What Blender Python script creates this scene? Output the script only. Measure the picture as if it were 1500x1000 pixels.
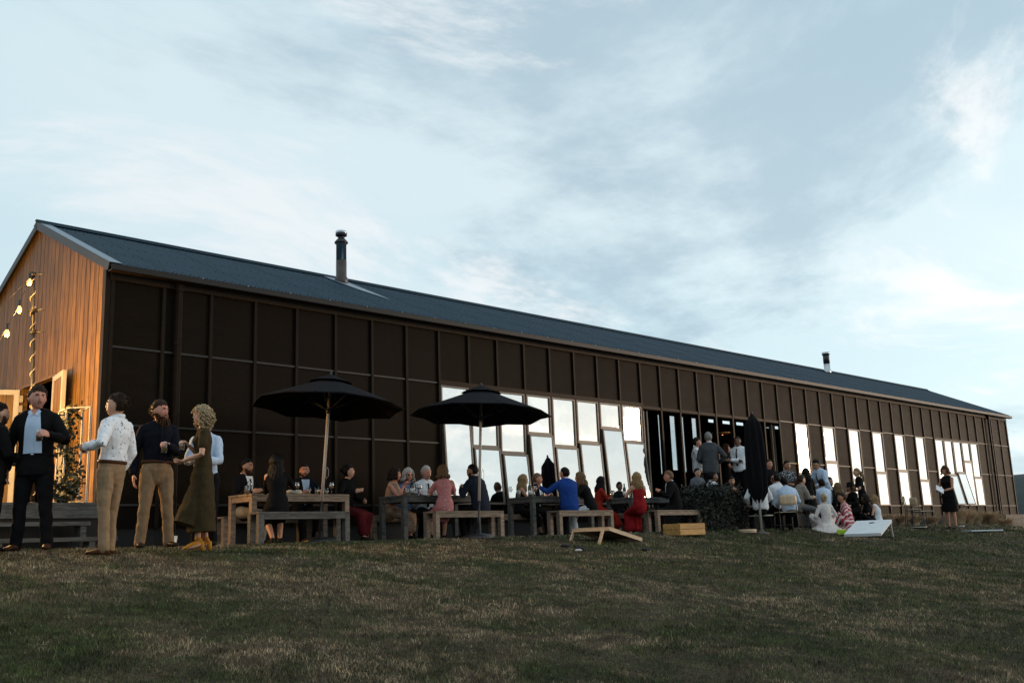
import bpy, math, random
import numpy as np
from mathutils import Vector, Matrix
R = math.radians
rng = random.Random(7); nr = np.random.default_rng(7)
for o in list(bpy.data.objects): bpy.data.objects.remove(o)
sc = bpy.context.scene; col = sc.collection

# ---------------------------------------------------------------- camera
YAW, PITCH, ROLL, FPX = 0.7826, 0.2002, -0.0366, 1458.0
_f = np.array([math.sin(YAW)*math.cos(PITCH), math.cos(YAW)*math.cos(PITCH), math.sin(PITCH)])
_r = np.array([math.cos(YAW), -math.sin(YAW), 0.0]); _u = np.cross(_r, _f)
CR = math.cos(ROLL)*_r + math.sin(ROLL)*_u; CU = -math.sin(ROLL)*_r + math.cos(ROLL)*_u
cd = bpy.data.cameras.new('camera'); cam = bpy.data.objects.new('camera', cd); col.objects.link(cam)
cam.matrix_world = Matrix(((CR[0], CU[0], -_f[0], 0), (CR[1], CU[1], -_f[1], 0), (CR[2], CU[2], -_f[2], 0), (0, 0, 0, 1)))
cd.sensor_width = 36; cd.lens = FPX/1500*36; cd.clip_start = 0.1; cd.clip_end = 9000
sc.camera = cam

def ray(px, py): return _f*FPX + CR*(px-750) + CU*(500-py)
def atY(px, py, Y):                       # point of a photograph pixel on the plane at distance Y
    d = ray(px, py); return d*(Y/d[1])
def atX(px, py, X):
    d = ray(px, py); return d*(X/d[0])

# ---------------------------------------------------------------- sky, sun, exposure
SUN_AZ, SUN_EL = 124.0, 3.5             # degrees clockwise from +Y
w = bpy.data.worlds.new('World'); sc.world = w; w.use_nodes = True
nt = w.node_tree; N = nt.nodes; L = nt.links; N.clear()
def nd(t, **k):
    n = N.new(t)
    for a, b in k.items(): setattr(n, a, b)
    return n
sky = nd('ShaderNodeTexSky', sky_type='NISHITA', sun_disc=False, sun_elevation=R(SUN_EL), sun_rotation=R(SUN_AZ), altitude=100, air_density=1.0, dust_density=1.5, ozone_density=2.0)
tc = nd('ShaderNodeTexCoord'); sep = nd('ShaderNodeSeparateXYZ'); L.new(tc.outputs['Generated'], sep.inputs[0])
def math_(op, a, b=None, clamp=False):
    n = nd('ShaderNodeMath', operation=op, use_clamp=clamp)
    for i, v in enumerate((a, b)):
        if v is None: continue
        if isinstance(v, (int, float)): n.inputs[i].default_value = v
        else: L.new(v, n.inputs[i])
    return n.outputs[0]
zc = math_('MAXIMUM', sep.outputs[2], 0.0)
den = math_('ADD', zc, 0.16)
cx = math_('DIVIDE', sep.outputs[0], den); cy = math_('DIVIDE', sep.outputs[1], den)
cmb = nd('ShaderNodeCombineXYZ'); L.new(cx, cmb.inputs[0]); L.new(cy, cmb.inputs[1])
def noise(scale, detail, rough, dist=0.0, off=(0, 0, 0), stretch=(1, 1, 1)):
    mp = nd('ShaderNodeMapping'); mp.inputs['Location'].default_value = off; mp.inputs['Scale'].default_value = stretch; L.new(cmb.outputs[0], mp.inputs[0])
    n = nd('ShaderNodeTexNoise'); n.inputs['Scale'].default_value = scale; n.inputs['Detail'].default_value = detail
    n.inputs['Roughness'].default_value = rough; n.inputs['Distortion'].default_value = dist; L.new(mp.outputs[0], n.inputs['Vector']); return n.outputs[0]
def ramp(v, stops):
    r = nd('ShaderNodeValToRGB'); L.new(v, r.inputs[0]); e = r.color_ramp.elements
    while len(e) < len(stops): e.new(0.5)
    for q, (p, c) in zip(e, stops): q.position = p; q.color = (c, c, c, 1) if isinstance(c, (int, float)) else (*c, 1)
    r.color_ramp.interpolation = 'EASE'; return r.outputs[0]
def mix(fac, a, b, mode='MIX'):
    m = nd('ShaderNodeMix', data_type='RGBA', blend_type=mode)
    for s, v in ((m.inputs['Factor'], fac), (m.inputs['A'], a), (m.inputs['B'], b)):
        if isinstance(v, (int, float)): s.default_value = v
        elif isinstance(v, tuple): s.default_value = (*v, 1)
        else: L.new(v, s)
    return m.outputs['Result']
SKY_K = 0.15
OA, OB, OC = (9.9, 5.0, 0), (11.2, -2.1, 0), (14.3, 11.3, 0)
veil = ramp(noise(0.42, 7, 0.56, 0.25, OA, (1, 1.35, 1)), [(0.36, 0.0), (0.64, 1.0)])        # high thin cloud
grey = ramp(noise(0.55, 11, 0.62, 0.45, OB, (0.9, 1.25, 1)), [(0.47, 0.0), (0.60, 1.0)])        # grey-blue undersides
bright = ramp(noise(0.9, 10, 0.64, 0.6, OC, (0.8, 1.3, 1)), [(0.50, 0.0), (0.62, 1.0)])         # light gaps
# the light of the set sun: cloud is warmer and brighter towards it
sd = (math.sin(R(SUN_AZ))*math.cos(R(SUN_EL)), math.cos(R(SUN_AZ))*math.cos(R(SUN_EL)), math.sin(R(SUN_EL)))
dp = nd('ShaderNodeVectorMath', operation='DOT_PRODUCT'); L.new(tc.outputs['Generated'], dp.inputs[0]); dp.inputs[1].default_value = sd
tow = math_('POWER', math_('MAXIMUM', math_('ADD', math_('MULTIPLY', dp.outputs['Value'], 0.5), 0.5), 0.0), 5.5)
low = math_('POWER', math_('SUBTRACT', 1.0, zc), 3.0)
glow = math_('MULTIPLY', tow, low)
clear = mix(math_('MULTIPLY', low, 0.4), (0.60, 0.81, 0.90), (0.82, 0.92, 0.96))
c1 = mix(math_('MULTIPLY', veil, 0.8), clear, (0.80, 0.93, 0.98))
c2 = mix(math_('MULTIPLY', grey, 0.72), c1, (0.40, 0.55, 0.66))
c3 = mix(math_('MULTIPLY', bright, 0.82), c2, (0.96, 1.0, 1.02))
gl_ = nd('ShaderNodeVectorMath', operation='SCALE'); gl_.inputs[0].default_value = (1.6, 1.36, 1.12); L.new(glow, gl_.inputs['Scale'])
ga_ = nd('ShaderNodeVectorMath', operation='ADD'); ga_.inputs[1].default_value = (1, 1, 1); L.new(gl_.outputs[0], ga_.inputs[0])
c4 = mix(1.0, c3, ga_.outputs[0], 'MULTIPLY')
nsk = mix(1.0, sky.outputs[0], (SKY_K, SKY_K, SKY_K), 'MULTIPLY')
tot = mix(0.85, nsk, c4)
bg = nd('ShaderNodeBackground'); L.new(tot, bg.inputs[0]); bg.inputs[1].default_value = 1.06
wo = nd('ShaderNodeOutputWorld'); L.new(bg.outputs[0], wo.inputs[0])

sl = bpy.data.lights.new('sun', 'SUN'); sl.energy = 0.9; sl.angle = R(12); sl.color = (1.0, 0.70, 0.48)
so = bpy.data.objects.new('sun', sl); col.objects.link(so)
so.rotation_euler = Vector((-sd[0], -sd[1], -sd[2])).to_track_quat('-Z', 'Y').to_euler()
vs = sc.view_settings; vs.view_transform = 'Standard'; vs.look = 'None'; vs.exposure = 0.0; vs.gamma = 1.0; vs.use_curve_mapping = False
sc.render.engine = 'CYCLES'

# ---------------------------------------------------------------- helpers
class MB:
    def __init__(s): s.v = []; s.f = []
    def add(s, vs, fs):
        b = len(s.v); s.v += [tuple(map(float, p)) for p in vs]; s.f += [tuple(i+b for i in f) for f in fs]; return s
    def box(s, lo, hi):
        x0, y0, z0 = lo; x1, y1, z1 = hi
        return s.add([(x0,y0,z0),(x1,y0,z0),(x1,y1,z0),(x0,y1,z0),(x0,y0,z1),(x1,y0,z1),(x1,y1,z1),(x0,y1,z1)],
                     [(0,3,2,1),(4,5,6,7),(0,1,5,4),(1,2,6,5),(2,3,7,6),(3,0,4,7)])
    def bar(s, p, q, w, h, up=(0, 0, 1)):              # a bar from p to q, w wide, h along up
        p = np.array(p, float); q = np.array(q, float); d = q-p; d = d/np.linalg.norm(d); u = np.array(up, float)
        if abs(d@u) > 0.98: u = np.array((0, 1, 0.))
        a = np.cross(d, u); a /= np.linalg.norm(a); b = np.cross(a, d)
        vs = [e+a*i*w/2+b*j*h/2 for e in (p, q) for i, j in ((-1,-1),(1,-1),(1,1),(-1,1))]
        return s.add(vs, [(0,3,2,1),(4,5,6,7),(0,1,5,4),(1,2,6,5),(2,3,7,6),(3,0,4,7)])
    def tube(s, pts, rad, n=10, ref=(1, 0, 0), round_ends=True):   # rad: number or (rx, ry) for each point; rx lies along ref
        pts = [np.array(p, float) for p in pts]; m = len(pts); ref = np.array(ref, float)
        rad = [(r, r) if isinstance(r, (int, float)) else r for r in (rad if isinstance(rad, (list, tuple)) else [rad]*m)]
        rings = []
        for i, p in enumerate(pts):
            d = pts[min(i+1, m-1)]-pts[max(i-1, 0)]; d = d/(np.linalg.norm(d)+1e-9)
            a = ref-d*(ref@d)
            if np.linalg.norm(a) < 0.05: a = np.cross(d, (0.3, 0.5, 0.8))
            a /= np.linalg.norm(a); b = np.cross(d, a); rings.append((p, a, b, rad[i], d))
        if round_ends:
            p, a, b, r, d = rings[0]; k = min(r)
            rings = [(p-d*k*0.8, a, b, (r[0]*0.35, r[1]*0.35), d), (p-d*k*0.5, a, b, (r[0]*0.78, r[1]*0.78), d)]+rings
            p, a, b, r, d = rings[-1]; k = min(r)
            rings += [(p+d*k*0.5, a, b, (r[0]*0.78, r[1]*0.78), d), (p+d*k*0.8, a, b, (r[0]*0.35, r[1]*0.35), d)]
        vs = []
        for p, a, b, r, d in rings:
            for k in range(n):
                t = 2*math.pi*k/n; vs.append(p+a*r[0]*math.cos(t)+b*r[1]*math.sin(t))
        fs = [(i*n+k, i*n+(k+1) % n, (i+1)*n+(k+1) % n, (i+1)*n+k) for i in range(len(rings)-1) for k in range(n)]
        fs += [tuple(reversed(range(n))), tuple((len(rings)-1)*n+k for k in range(n))]
        return s.add(vs, fs)
    def lathe(s, prof, n=20, c=(0, 0, 0), axis=(0, 0, 1)):
        ax = Vector(axis); q = Vector((0, 0, 1)).rotation_difference(ax); vs = []
        for r, z in prof:
            for k in range(n):
                t = 2*math.pi*k/n; vs.append(np.array(q @ Vector((r*math.cos(t), r*math.sin(t), z)))+np.array(c))
        m = len(prof)
        fs = [(i*n+k, i*n+(k+1) % n, (i+1)*n+(k+1) % n, (i+1)*n+k) for i in range(m-1) for k in range(n)]
        if prof[0][0] > 1e-4: fs.append(tuple(reversed(range(n))))
        if prof[-1][0] > 1e-4: fs.append(tuple((m-1)*n+k for k in range(n)))
        return s.add(vs, fs)
    def ball(s, c, r, nu=10, nv=7, M=None):
        r = (r, r, r) if isinstance(r, (int, float)) else r; vs = []
        for i in range(nv+1):
            a = math.pi*i/nv
            for k in range(nu):
                t = 2*math.pi*k/nu; p = np.array((r[0]*math.sin(a)*math.cos(t), r[1]*math.sin(a)*math.sin(t), -r[2]*math.cos(a)))
                vs.append((M @ p if M is not None else p)+np.array(c))
        fs = [(i*nu+k, i*nu+(k+1) % nu, (i+1)*nu+(k+1) % nu, (i+1)*nu+k) for i in range(nv) for k in range(nu)]
        return s.add(vs, fs)
    def prism(s, poly, axis_vec):                          # polygon (3d points) pushed along a vector
        n = len(poly); a = np.array(axis_vec, float); vs = [np.array(p, float) for p in poly]; vs += [p+a for p in vs]
        fs = [tuple(range(n)), tuple(reversed(range(n, 2*n)))]+[(k, n+k, n+(k+1) % n, (k+1) % n) for k in range(n)]
        return s.add(vs, fs)
    def mesh(s, name, smooth=False, origin=(0, 0, 0)):
        me = bpy.data.meshes.new(name); o = np.array(origin, float)
        me.from_pydata([tuple(np.array(p)-o) for p in s.v], [], s.f); me.update()
        if smooth: me.polygons.foreach_set('use_smooth', [True]*len(me.polygons))
        return me
    def build(s, name, mat, parent=None, smooth=False, local=False, origin=None, bevel=0):
        org = (0, 0, 0)
        if parent is not None and not local:
            org = parent.location if parent.parent is None else parent.parent.location+parent.location
        if origin is not None: org = origin
        o = bpy.data.objects.new(name, s.mesh(name, smooth, org)); col.objects.link(o)
        if mat: o.data.materials.append(mat)
        if parent is not None: o.parent = parent
        elif origin is not None: o.location = origin
        if bevel:
            m = o.modifiers.new('bevel', 'BEVEL'); m.width = bevel; m.segments = 1; m.limit_method = 'ANGLE'
        return o
def tag(o, label, cat, group=None):
    o['label'] = label; o['category'] = cat
    if group: o['group'] = group
    return o
def empty(name, loc, rz=0, parent=None):
    o = bpy.data.objects.new(name, None); col.objects.link(o); o.location = loc; o.rotation_euler = (0, 0, rz); o.empty_display_size = 0.1
    if parent is not None: o.parent = parent
    return o
def thing(name, loc, label, cat, group=None, rz=0): return tag(empty(name, loc, rz), label, cat, group)
def struct(o): o['kind'] = 'structure'; return o
def inst(name, me, parent, loc, rot=(0, 0, 0), scale=(1, 1, 1)):
    o = bpy.data.objects.new(name, me); col.objects.link(o); o.parent = parent; o.location = loc; o.rotation_euler = rot; o.scale = scale; return o
def copy_tree(o, parent=None):
    c = o.copy(); col.objects.link(c); c.parent = parent
    for ch in list(o.children): copy_tree(ch, c)
    return c

# ---------------------------------------------------------------- materials
MATS = {}
def mat(name, color, rough=0.6, var=0.0, scale=8.0, bump=0.0, spec=0.5, metal=0.0, color2=None, stretch=(1, 1, 1), detail=5, rnd=0.0, coat=0.0, lo=0.35, hi=0.65, sheen=0.0, sub=0.0, bscale=None):
    if name in MATS: return MATS[name]
    m = bpy.data.materials.new(name); m.use_nodes = True; t = m.node_tree; b = t.nodes['Principled BSDF']
    b.inputs['Roughness'].default_value = rough; b.inputs['Specular IOR Level'].default_value = spec; b.inputs['Metallic'].default_value = metal
    if coat: b.inputs['Coat Weight'].default_value = coat; b.inputs['Coat Roughness'].default_value = 0.15
    if sheen: b.inputs['Specular Tint'].default_value = (1.0, 0.74, 0.52, 1); b.inputs['Sheen Weight'].default_value = sheen; b.inputs['Sheen Roughness'].default_value = 0.28; b.inputs['Sheen Tint'].default_value = (1.0, 0.70, 0.46, 1)
    if sub: b.inputs['Subsurface Weight'].default_value = sub; b.inputs['Subsurface Radius'].default_value = (0.02, 0.008, 0.005)
    c2 = color2 or tuple(max(0, c*(1-var)) for c in color); c1 = color if color2 else tuple(min(1, c*(1+var)) for c in color)
    src = None
    if var or color2 or bump:
        tcn = t.nodes.new('ShaderNodeTexCoord'); mp = t.nodes.new('ShaderNodeMapping'); mp.inputs['Scale'].default_value = stretch
        t.links.new(tcn.outputs['Object'], mp.inputs[0])
        oi = t.nodes.new('ShaderNodeObjectInfo'); va = t.nodes.new('ShaderNodeVectorMath'); va.operation = 'SCALE'
        cb = t.nodes.new('ShaderNodeCombineXYZ')
        for i in range(3): t.links.new(oi.outputs['Random'], cb.inputs[i])
        t.links.new(cb.outputs[0], va.inputs[0]); va.inputs['Scale'].default_value = 37.0; t.links.new(va.outputs[0], mp.inputs['Location'])
        ns = t.nodes.new('ShaderNodeTexNoise'); ns.inputs['Scale'].default_value = scale; ns.inputs['Detail'].default_value = detail; ns.inputs['Roughness'].default_value = 0.62
        t.links.new(mp.outputs[0], ns.inputs['Vector'])
        rp = t.nodes.new('ShaderNodeValToRGB'); rp.color_ramp.elements[0].position = lo; rp.color_ramp.elements[1].position = hi
        rp.color_ramp.elements[0].color = (*c2, 1); rp.color_ramp.elements[1].color = (*c1, 1); t.links.new(ns.outputs[0], rp.inputs[0]); src = rp.outputs[0]
        if bump:
            nb = ns
            if bscale:
                nb = t.nodes.new('ShaderNodeTexNoise'); nb.inputs['Scale'].default_value = bscale; nb.inputs['Detail'].default_value = 4; t.links.new(mp.outputs[0], nb.inputs['Vector'])
            bp = t.nodes.new('ShaderNodeBump'); bp.inputs['Strength'].default_value = bump; bp.inputs['Distance'].default_value = 0.02
            t.links.new(nb.outputs[0], bp.inputs['Height']); t.links.new(bp.outputs[0], b.inputs['Normal'])
        if rnd:
            hv = t.nodes.new('ShaderNodeHueSaturation'); mr = t.nodes.new('ShaderNodeMapRange'); mr.inputs['To Min'].default_value = 1-rnd; mr.inputs['To Max'].default_value = 1+rnd
            t.links.new(oi.outputs['Random'], mr.inputs[0]); t.links.new(mr.outputs[0], hv.inputs['Value']); t.links.new(src, hv.inputs['Color']); src = hv.outputs[0]
            mr2 = t.nodes.new('ShaderNodeMapRange'); mr2.inputs['To Min'].default_value = rough-0.06; mr2.inputs['To Max'].default_value = rough+0.10
            t.links.new(ns.outputs[0], mr2.inputs[0]); t.links.new(mr2.outputs[0], b.inputs['Roughness'])
        t.links.new(src, b.inputs['Base Color'])
    else: b.inputs['Base Color'].default_value = (*color, 1)
    MATS[name] = m; return m
def spots(name, base, spot, scale, thr, rough=0.8, spot2=None):      # printed cloth: small irregular marks
    if name in MATS: return MATS[name]
    m = mat(name, base, rough); t = m.node_tree; b = t.nodes['Principled BSDF']
    tcn = t.nodes.new('ShaderNodeTexCoord'); ns = t.nodes.new('ShaderNodeTexNoise'); ns.inputs['Scale'].default_value = scale; ns.inputs['Detail'].default_value = 2
    t.links.new(tcn.outputs['Object'], ns.inputs['Vector']); rp = t.nodes.new('ShaderNodeValToRGB'); e = rp.color_ramp.elements
    e[0].position = thr; e[0].color = (*base, 1); e[1].position = thr+0.03; e[1].color = (*spot, 1)
    if spot2: q = e.new(min(0.98, thr+0.10)); q.color = (*spot2, 1)
    t.links.new(ns.outputs[0], rp.inputs[0]); t.links.new(rp.outputs[0], b.inputs['Base Color']); return m
def stripes(name, a, c, scale, axis='Z', rough=0.8):
    if name in MATS: return MATS[name]
    m = mat(name, a, rough); t = m.node_tree; b = t.nodes['Principled BSDF']
    tcn = t.nodes.new('ShaderNodeTexCoord'); wv = t.nodes.new('ShaderNodeTexWave'); wv.bands_direction = axis; wv.inputs['Scale'].default_value = scale; wv.inputs['Distortion'].default_value = 1.5
    t.links.new(tcn.outputs['Object'], wv.inputs['Vector']); rp = t.nodes.new('ShaderNodeValToRGB'); e = rp.color_ramp.elements
    e[0].position = 0.45; e[0].color = (*a, 1); e[1].position = 0.55; e[1].color = (*c, 1)
    t.links.new(wv.outputs[0], rp.inputs[0]); t.links.new(rp.outputs[0], b.inputs['Base Color']); return m
def glassy(name, tint, refl, rough=0.01):                               # coated window glass: mirror of the sky, dim view through
    if name in MATS: return MATS[name]
    m = bpy.data.materials.new(name); m.use_nodes = True; t = m.node_tree; t.nodes.clear()
    g = t.nodes.new('ShaderNodeBsdfGlossy'); g.inputs['Roughness'].default_value = rough; g.inputs['Color'].default_value = (0.96, 0.97, 0.98, 1)
    tr = t.nodes.new('ShaderNodeBsdfTransparent'); tr.inputs['Color'].default_value = (*tint, 1)
    lw = t.nodes.new('ShaderNodeFresnel'); ge = t.nodes.new('ShaderNodeNewGeometry'); io = t.nodes.new('ShaderNodeMapRange'); io.inputs['To Min'].default_value = 1.5; io.inputs['To Max'].default_value = 1/1.5; t.links.new(ge.outputs['Backfacing'], io.inputs[0]); t.links.new(io.outputs[0], lw.inputs['IOR'])
    mr = t.nodes.new('ShaderNodeMapRange'); mr.inputs['From Min'].default_value = 0.04; mr.inputs['From Max'].default_value = 0.7; mr.inputs['To Min'].default_value = refl; mr.inputs['To Max'].default_value = 1.0; t.links.new(lw.outputs[0], mr.inputs[0])
    mx = t.nodes.new('ShaderNodeMixShader'); t.links.new(mr.outputs[0], mx.inputs[0]); t.links.new(tr.outputs[0], mx.inputs[1]); t.links.new(g.outputs[0], mx.inputs[2])
    # slight unevenness of the panes
    tcn = t.nodes.new('ShaderNodeTexCoord'); ns = t.nodes.new('ShaderNodeTexNoise'); ns.inputs['Scale'].default_value = 1.3; t.links.new(tcn.outputs['Object'], ns.inputs['Vector'])
    bp = t.nodes.new('ShaderNodeBump'); bp.inputs['Strength'].default_value = 0.06; bp.inputs['Distance'].default_value = 0.05; t.links.new(ns.outputs[0], bp.inputs['Height']); t.links.new(bp.outputs[0], g.inputs['Normal'])
    o = t.nodes.new('ShaderNodeOutputMaterial'); t.links.new(mx.outputs[0], o.inputs[0]); MATS[name] = m; return m
def emis(name, color, k):
    if name in MATS: return MATS[name]
    m = bpy.data.materials.new(name); m.use_nodes = True; b = m.node_tree.nodes['Principled BSDF']
    b.inputs['Base Color'].default_value = (*color, 1); b.inputs['Emission Color'].default_value = (*color, 1); b.inputs['Emission Strength'].default_value = k; MATS[name] = m; return m

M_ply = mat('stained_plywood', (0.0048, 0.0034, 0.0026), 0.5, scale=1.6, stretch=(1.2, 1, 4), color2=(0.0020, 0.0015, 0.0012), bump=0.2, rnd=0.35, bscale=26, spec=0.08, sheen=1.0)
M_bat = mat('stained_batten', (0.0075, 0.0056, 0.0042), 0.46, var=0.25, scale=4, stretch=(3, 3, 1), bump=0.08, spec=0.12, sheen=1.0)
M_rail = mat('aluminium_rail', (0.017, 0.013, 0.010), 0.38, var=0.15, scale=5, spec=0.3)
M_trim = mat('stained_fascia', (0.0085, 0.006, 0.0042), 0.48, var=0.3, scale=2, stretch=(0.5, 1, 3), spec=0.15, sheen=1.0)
M_gable = mat('cedar_boards', (0.19, 0.105, 0.034), 0.5, scale=3.5, stretch=(4, 4, 0.5), color2=(0.080, 0.042, 0.014), bump=0.15, rnd=0.16, spec=0.3)
M_roof = mat('dark_blue_steel', (0.012, 0.036, 0.057), 0.6, var=0.12, scale=2, spec=0.18)
M_flash = mat('flashing_steel', (0.14, 0.19, 0.24), 0.4, var=0.1, scale=4, spec=0.6)
M_gut = mat('bronze_gutter', (0.010, 0.007, 0.005), 0.42, var=0.15, scale=3, spec=0.25)
M_wfr = mat('window_frame', (0.11, 0.082, 0.060), 0.38, var=0.2, scale=6, stretch=(3, 3, 1), spec=0.5)
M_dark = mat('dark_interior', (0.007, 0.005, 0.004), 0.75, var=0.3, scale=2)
M_glass = glassy('coated_glass', (0.30, 0.31, 0.31), 0.62)
M_glass_in = glassy('clear_pane', (0.85, 0.87, 0.88), 0.10)
M_white = mat('white_paint', (0.38, 0.36, 0.33), 0.5, var=0.08, scale=5)
M_steel = mat('stainless_flue', (0.46, 0.48, 0.50), 0.22, var=0.12, scale=6, metal=1.0)
M_black = mat('black_metal', (0.016, 0.016, 0.018), 0.45, var=0.2, scale=10)
M_wood = mat('weathered_timber', (0.27, 0.20, 0.145), 0.7, scale=5, stretch=(1, 6, 6), color2=(0.12, 0.088, 0.065), bump=0.25, rnd=0.15, spec=0.3)
M_greywood = mat('grey_timber', (0.12, 0.116, 0.108), 0.75, scale=5, stretch=(1, 6, 6), color2=(0.045, 0.043, 0.041), bump=0.25, rnd=0.12, spec=0.3)
M_pine = mat('new_pine', (0.56, 0.41, 0.27), 0.55, scale=4, stretch=(1, 7, 7), color2=(0.42, 0.29, 0.18), bump=0.1, rnd=0.08, spec=0.3)
M_crate = mat('yellow_pine', (0.50, 0.28, 0.09), 0.6, scale=4, stretch=(1, 7, 7), color2=(0.33, 0.17, 0.05), bump=0.1, rnd=0.1, spec=0.3)
M_canvas = mat('black_canvas', (0.006, 0.006, 0.008), 0.9, var=0.25, scale=30, bump=0.05, spec=0.1)
M_pole = mat('umbrella_pole', (0.46, 0.41, 0.37), 0.4, var=0.2, scale=7, stretch=(1, 1, 0.3), spec=0.5)
M_conc = mat('concrete', (0.075, 0.068, 0.060), 0.85, var=0.25, scale=4, bump=0.15)
M_whiteboard = mat('white_board', (0.62, 0.66, 0.68), 0.45, var=0.05, scale=6)
M_bulb = emis('warm_bulb', (1.0, 0.55, 0.16), 3.0)
M_cglass = glassy('drinking_glass', (0.90, 0.90, 0.90), 0.12)
M_beer = mat('dark_beer', (0.05, 0.018, 0.006), 0.15)
M_wine = mat('white_wine', (0.45, 0.30, 0.10), 0.1)
M_copper = mat('copper', (0.72, 0.30, 0.10), 0.22, metal=1.0)
M_china = mat('white_china', (0.70, 0.68, 0.64), 0.3)
# ---------------------------------------------------------------- ground
PATIO = 0.11
def sm(a, b, x):
    t = np.clip((np.asarray(x, float)-a)/(b-a), 0, 1); return t*t*(3-2*t)
def ground(X, Y):
    X = np.asarray(X, float); Y = np.asarray(Y, float)
    t = np.maximum(12.6-Y, 0)
    z = PATIO-np.where(t < 2.5, 0.033*t*t, 0.20625+0.12*(t-2.5))
    z = np.maximum(z, -2.2-0.002*np.maximum(-Y, 0)); z = np.maximum(z, -4.0)
    z = z-0.004*np.clip(X-30, 0, 16)**2*sm(3, 9, Y)
    z = z-1.6*sm(45, 70, X)*sm(6, 12, Y)-3.0*sm(26, 60, Y)-1.5*sm(8, 40, -X)*0.6
    z = z-0.0125*np.clip(X-5, -6, 14)*sm(0, 1.3, t)
    near = (np.abs(X) < 60) & (np.abs(Y) < 60)
    z = z+np.where(near, 0.018*np.sin(X*1.7+Y*0.6)*np.sin(Y*1.3-X*0.4)*sm(0, 1.2, t)+0.010*np.sin(X*4.1+1)*np.sin(Y*3.7)*sm(0, 1.2, t), 0)
    return z
gx = np.unique(np.concatenate([np.linspace(-4000, -60, 12), np.linspace(-60, -6, 24), np.linspace(-6, 30, 181), np.linspace(30, 60, 60), np.linspace(60, 4000, 14)]))
gy = np.unique(np.concatenate([np.linspace(-4000, -60, 12), np.linspace(-60, -2, 24), np.linspace(-2, 14, 110), np.linspace(14, 60, 40), np.linspace(60, 4000, 14)]))
GX, GY = np.meshgrid(gx, gy); GZ = ground(GX, GY)
nx, ny = len(gx), len(gy)
me = bpy.data.meshes.new('ground')
idx = np.arange(nx*ny).reshape(ny, nx)
me.from_pydata(np.stack([GX, GY, GZ], -1).reshape(-1, 3).tolist(), [], np.stack([idx[:-1, :-1], idx[:-1, 1:], idx[1:, 1:], idx[1:, :-1]], -1).reshape(-1, 4).tolist())
me.polygons.foreach_set('use_smooth', [True]*len(me.polygons))
g = bpy.data.objects.new('lawn', me); col.objects.link(g); struct(g)
m = bpy.data.materials.new('lawn'); m.use_nodes = True; t = m.node_tree; b = t.nodes['Principled BSDF']; b.inputs['Roughness'].default_value = 0.95; b.inputs['Specular IOR Level'].default_value = 0.1
tcn = t.nodes.new('ShaderNodeTexCoord')
def gnoise(sc_, det, lo, hi, ca, cb):
    n = t.nodes.new('ShaderNodeTexNoise'); n.inputs['Scale'].default_value = sc_; n.inputs['Detail'].default_value = det; n.inputs['Roughness'].default_value = 0.65
    t.links.new(tcn.outputs['Object'], n.inputs['Vector']); r = t.nodes.new('ShaderNodeValToRGB'); r.color_ramp.elements[0].position = lo; r.color_ramp.elements[1].position = hi
    r.color_ramp.elements[0].color = (*ca, 1); r.color_ramp.elements[1].color = (*cb, 1); t.links.new(n.outputs[0], r.inputs[0]); return r.outputs[0], n.outputs[0]
ca, _ = gnoise(0.75, 6, 0.42, 0.60, (0.030, 0.034, 0.016), (0.085, 0.064, 0.043))
cb, nb = gnoise(26, 6, 0.3, 0.7, (0.35, 0.35, 0.35), (1.3, 1.3, 1.3))
mx = t.nodes.new('ShaderNodeMix'); mx.data_type = 'RGBA'; mx.blend_type = 'MULTIPLY'; mx.inputs['Factor'].default_value = 1
t.links.new(ca, mx.inputs['A']); t.links.new(cb, mx.inputs['B']); t.links.new(mx.outputs['Result'], b.inputs['Base Color'])
bp = t.nodes.new('ShaderNodeBump'); bp.inputs['Strength'].default_value = 0.8; bp.inputs['Distance'].default_value = 0.04; t.links.new(nb, bp.inputs['Height']); t.links.new(bp.outputs[0], b.inputs['Normal'])
g.data.materials.append(m)

p = MB().box((6.45, 12.62, -0.25), (31.0, 15.15, PATIO+0.018)).build('patio', M_conc); struct(p)

# far hills, water and a strip of trees beyond the end of the barn
def hill(name, cx, cy, rx, ry, h, z0, c, seed, mt):
    mb = MB(); q = np.random.default_rng(seed); n = 60; k = 14; ph = q.uniform(0, 6.28, 6); vs = []; fs = []
    for j in range(k+1):
        for i in range(n+1):
            u = i/n*2-1; v = j/k*2-1
            z = h*max(0, (1-u*u))*max(0, 1-v*v)**0.8*(0.75+0.2*math.sin(u*5+ph[0])+0.12*math.sin(u*11+ph[1])+0.05*math.sin(u*27+v*3+ph[2]))
            vs.append((cx+u*rx*c[0]-v*ry*c[1], cy+u*rx*c[1]+v*ry*c[0], z0+z))
    fs = [(j*(n+1)+i, j*(n+1)+i+1, (j+1)*(n+1)+i+1, (j+1)*(n+1)+i) for j in range(k) for i in range(n)]
    return struct(mb.add(vs, fs).build(name, mt, smooth=True))
M_hill = mat('far_hill', (0.030, 0.040, 0.038), 0.95, var=0.4, scale=0.02)
M_field = mat('far_field', (0.20, 0.17, 0.12), 0.95, var=0.3, scale=0.03)
a = R(44.8+27.3); hd = (math.sin(a), math.cos(a)); hp = (hd[1], -hd[0])
hill('hills', hd[0]*1100, hd[1]*1100, 900, 160, 62, -8, hp, 3, M_hill)
hill('field', hd[0]*700, hd[1]*700, 420, 90, 32, -10, hp, 5, M_field)
wt = MB().add([(hd[0]*r+hp[0]*s_, hd[1]*r+hp[1]*s_, -3.4) for r, s_ in ((120, -90), (120, 90), (420, 260), (420, -260))], [(0, 1, 2, 3)])
struct(wt.build('water', mat('lake_water', (0.05, 0.09, 0.10), 0.12, spec=0.6)))

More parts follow.
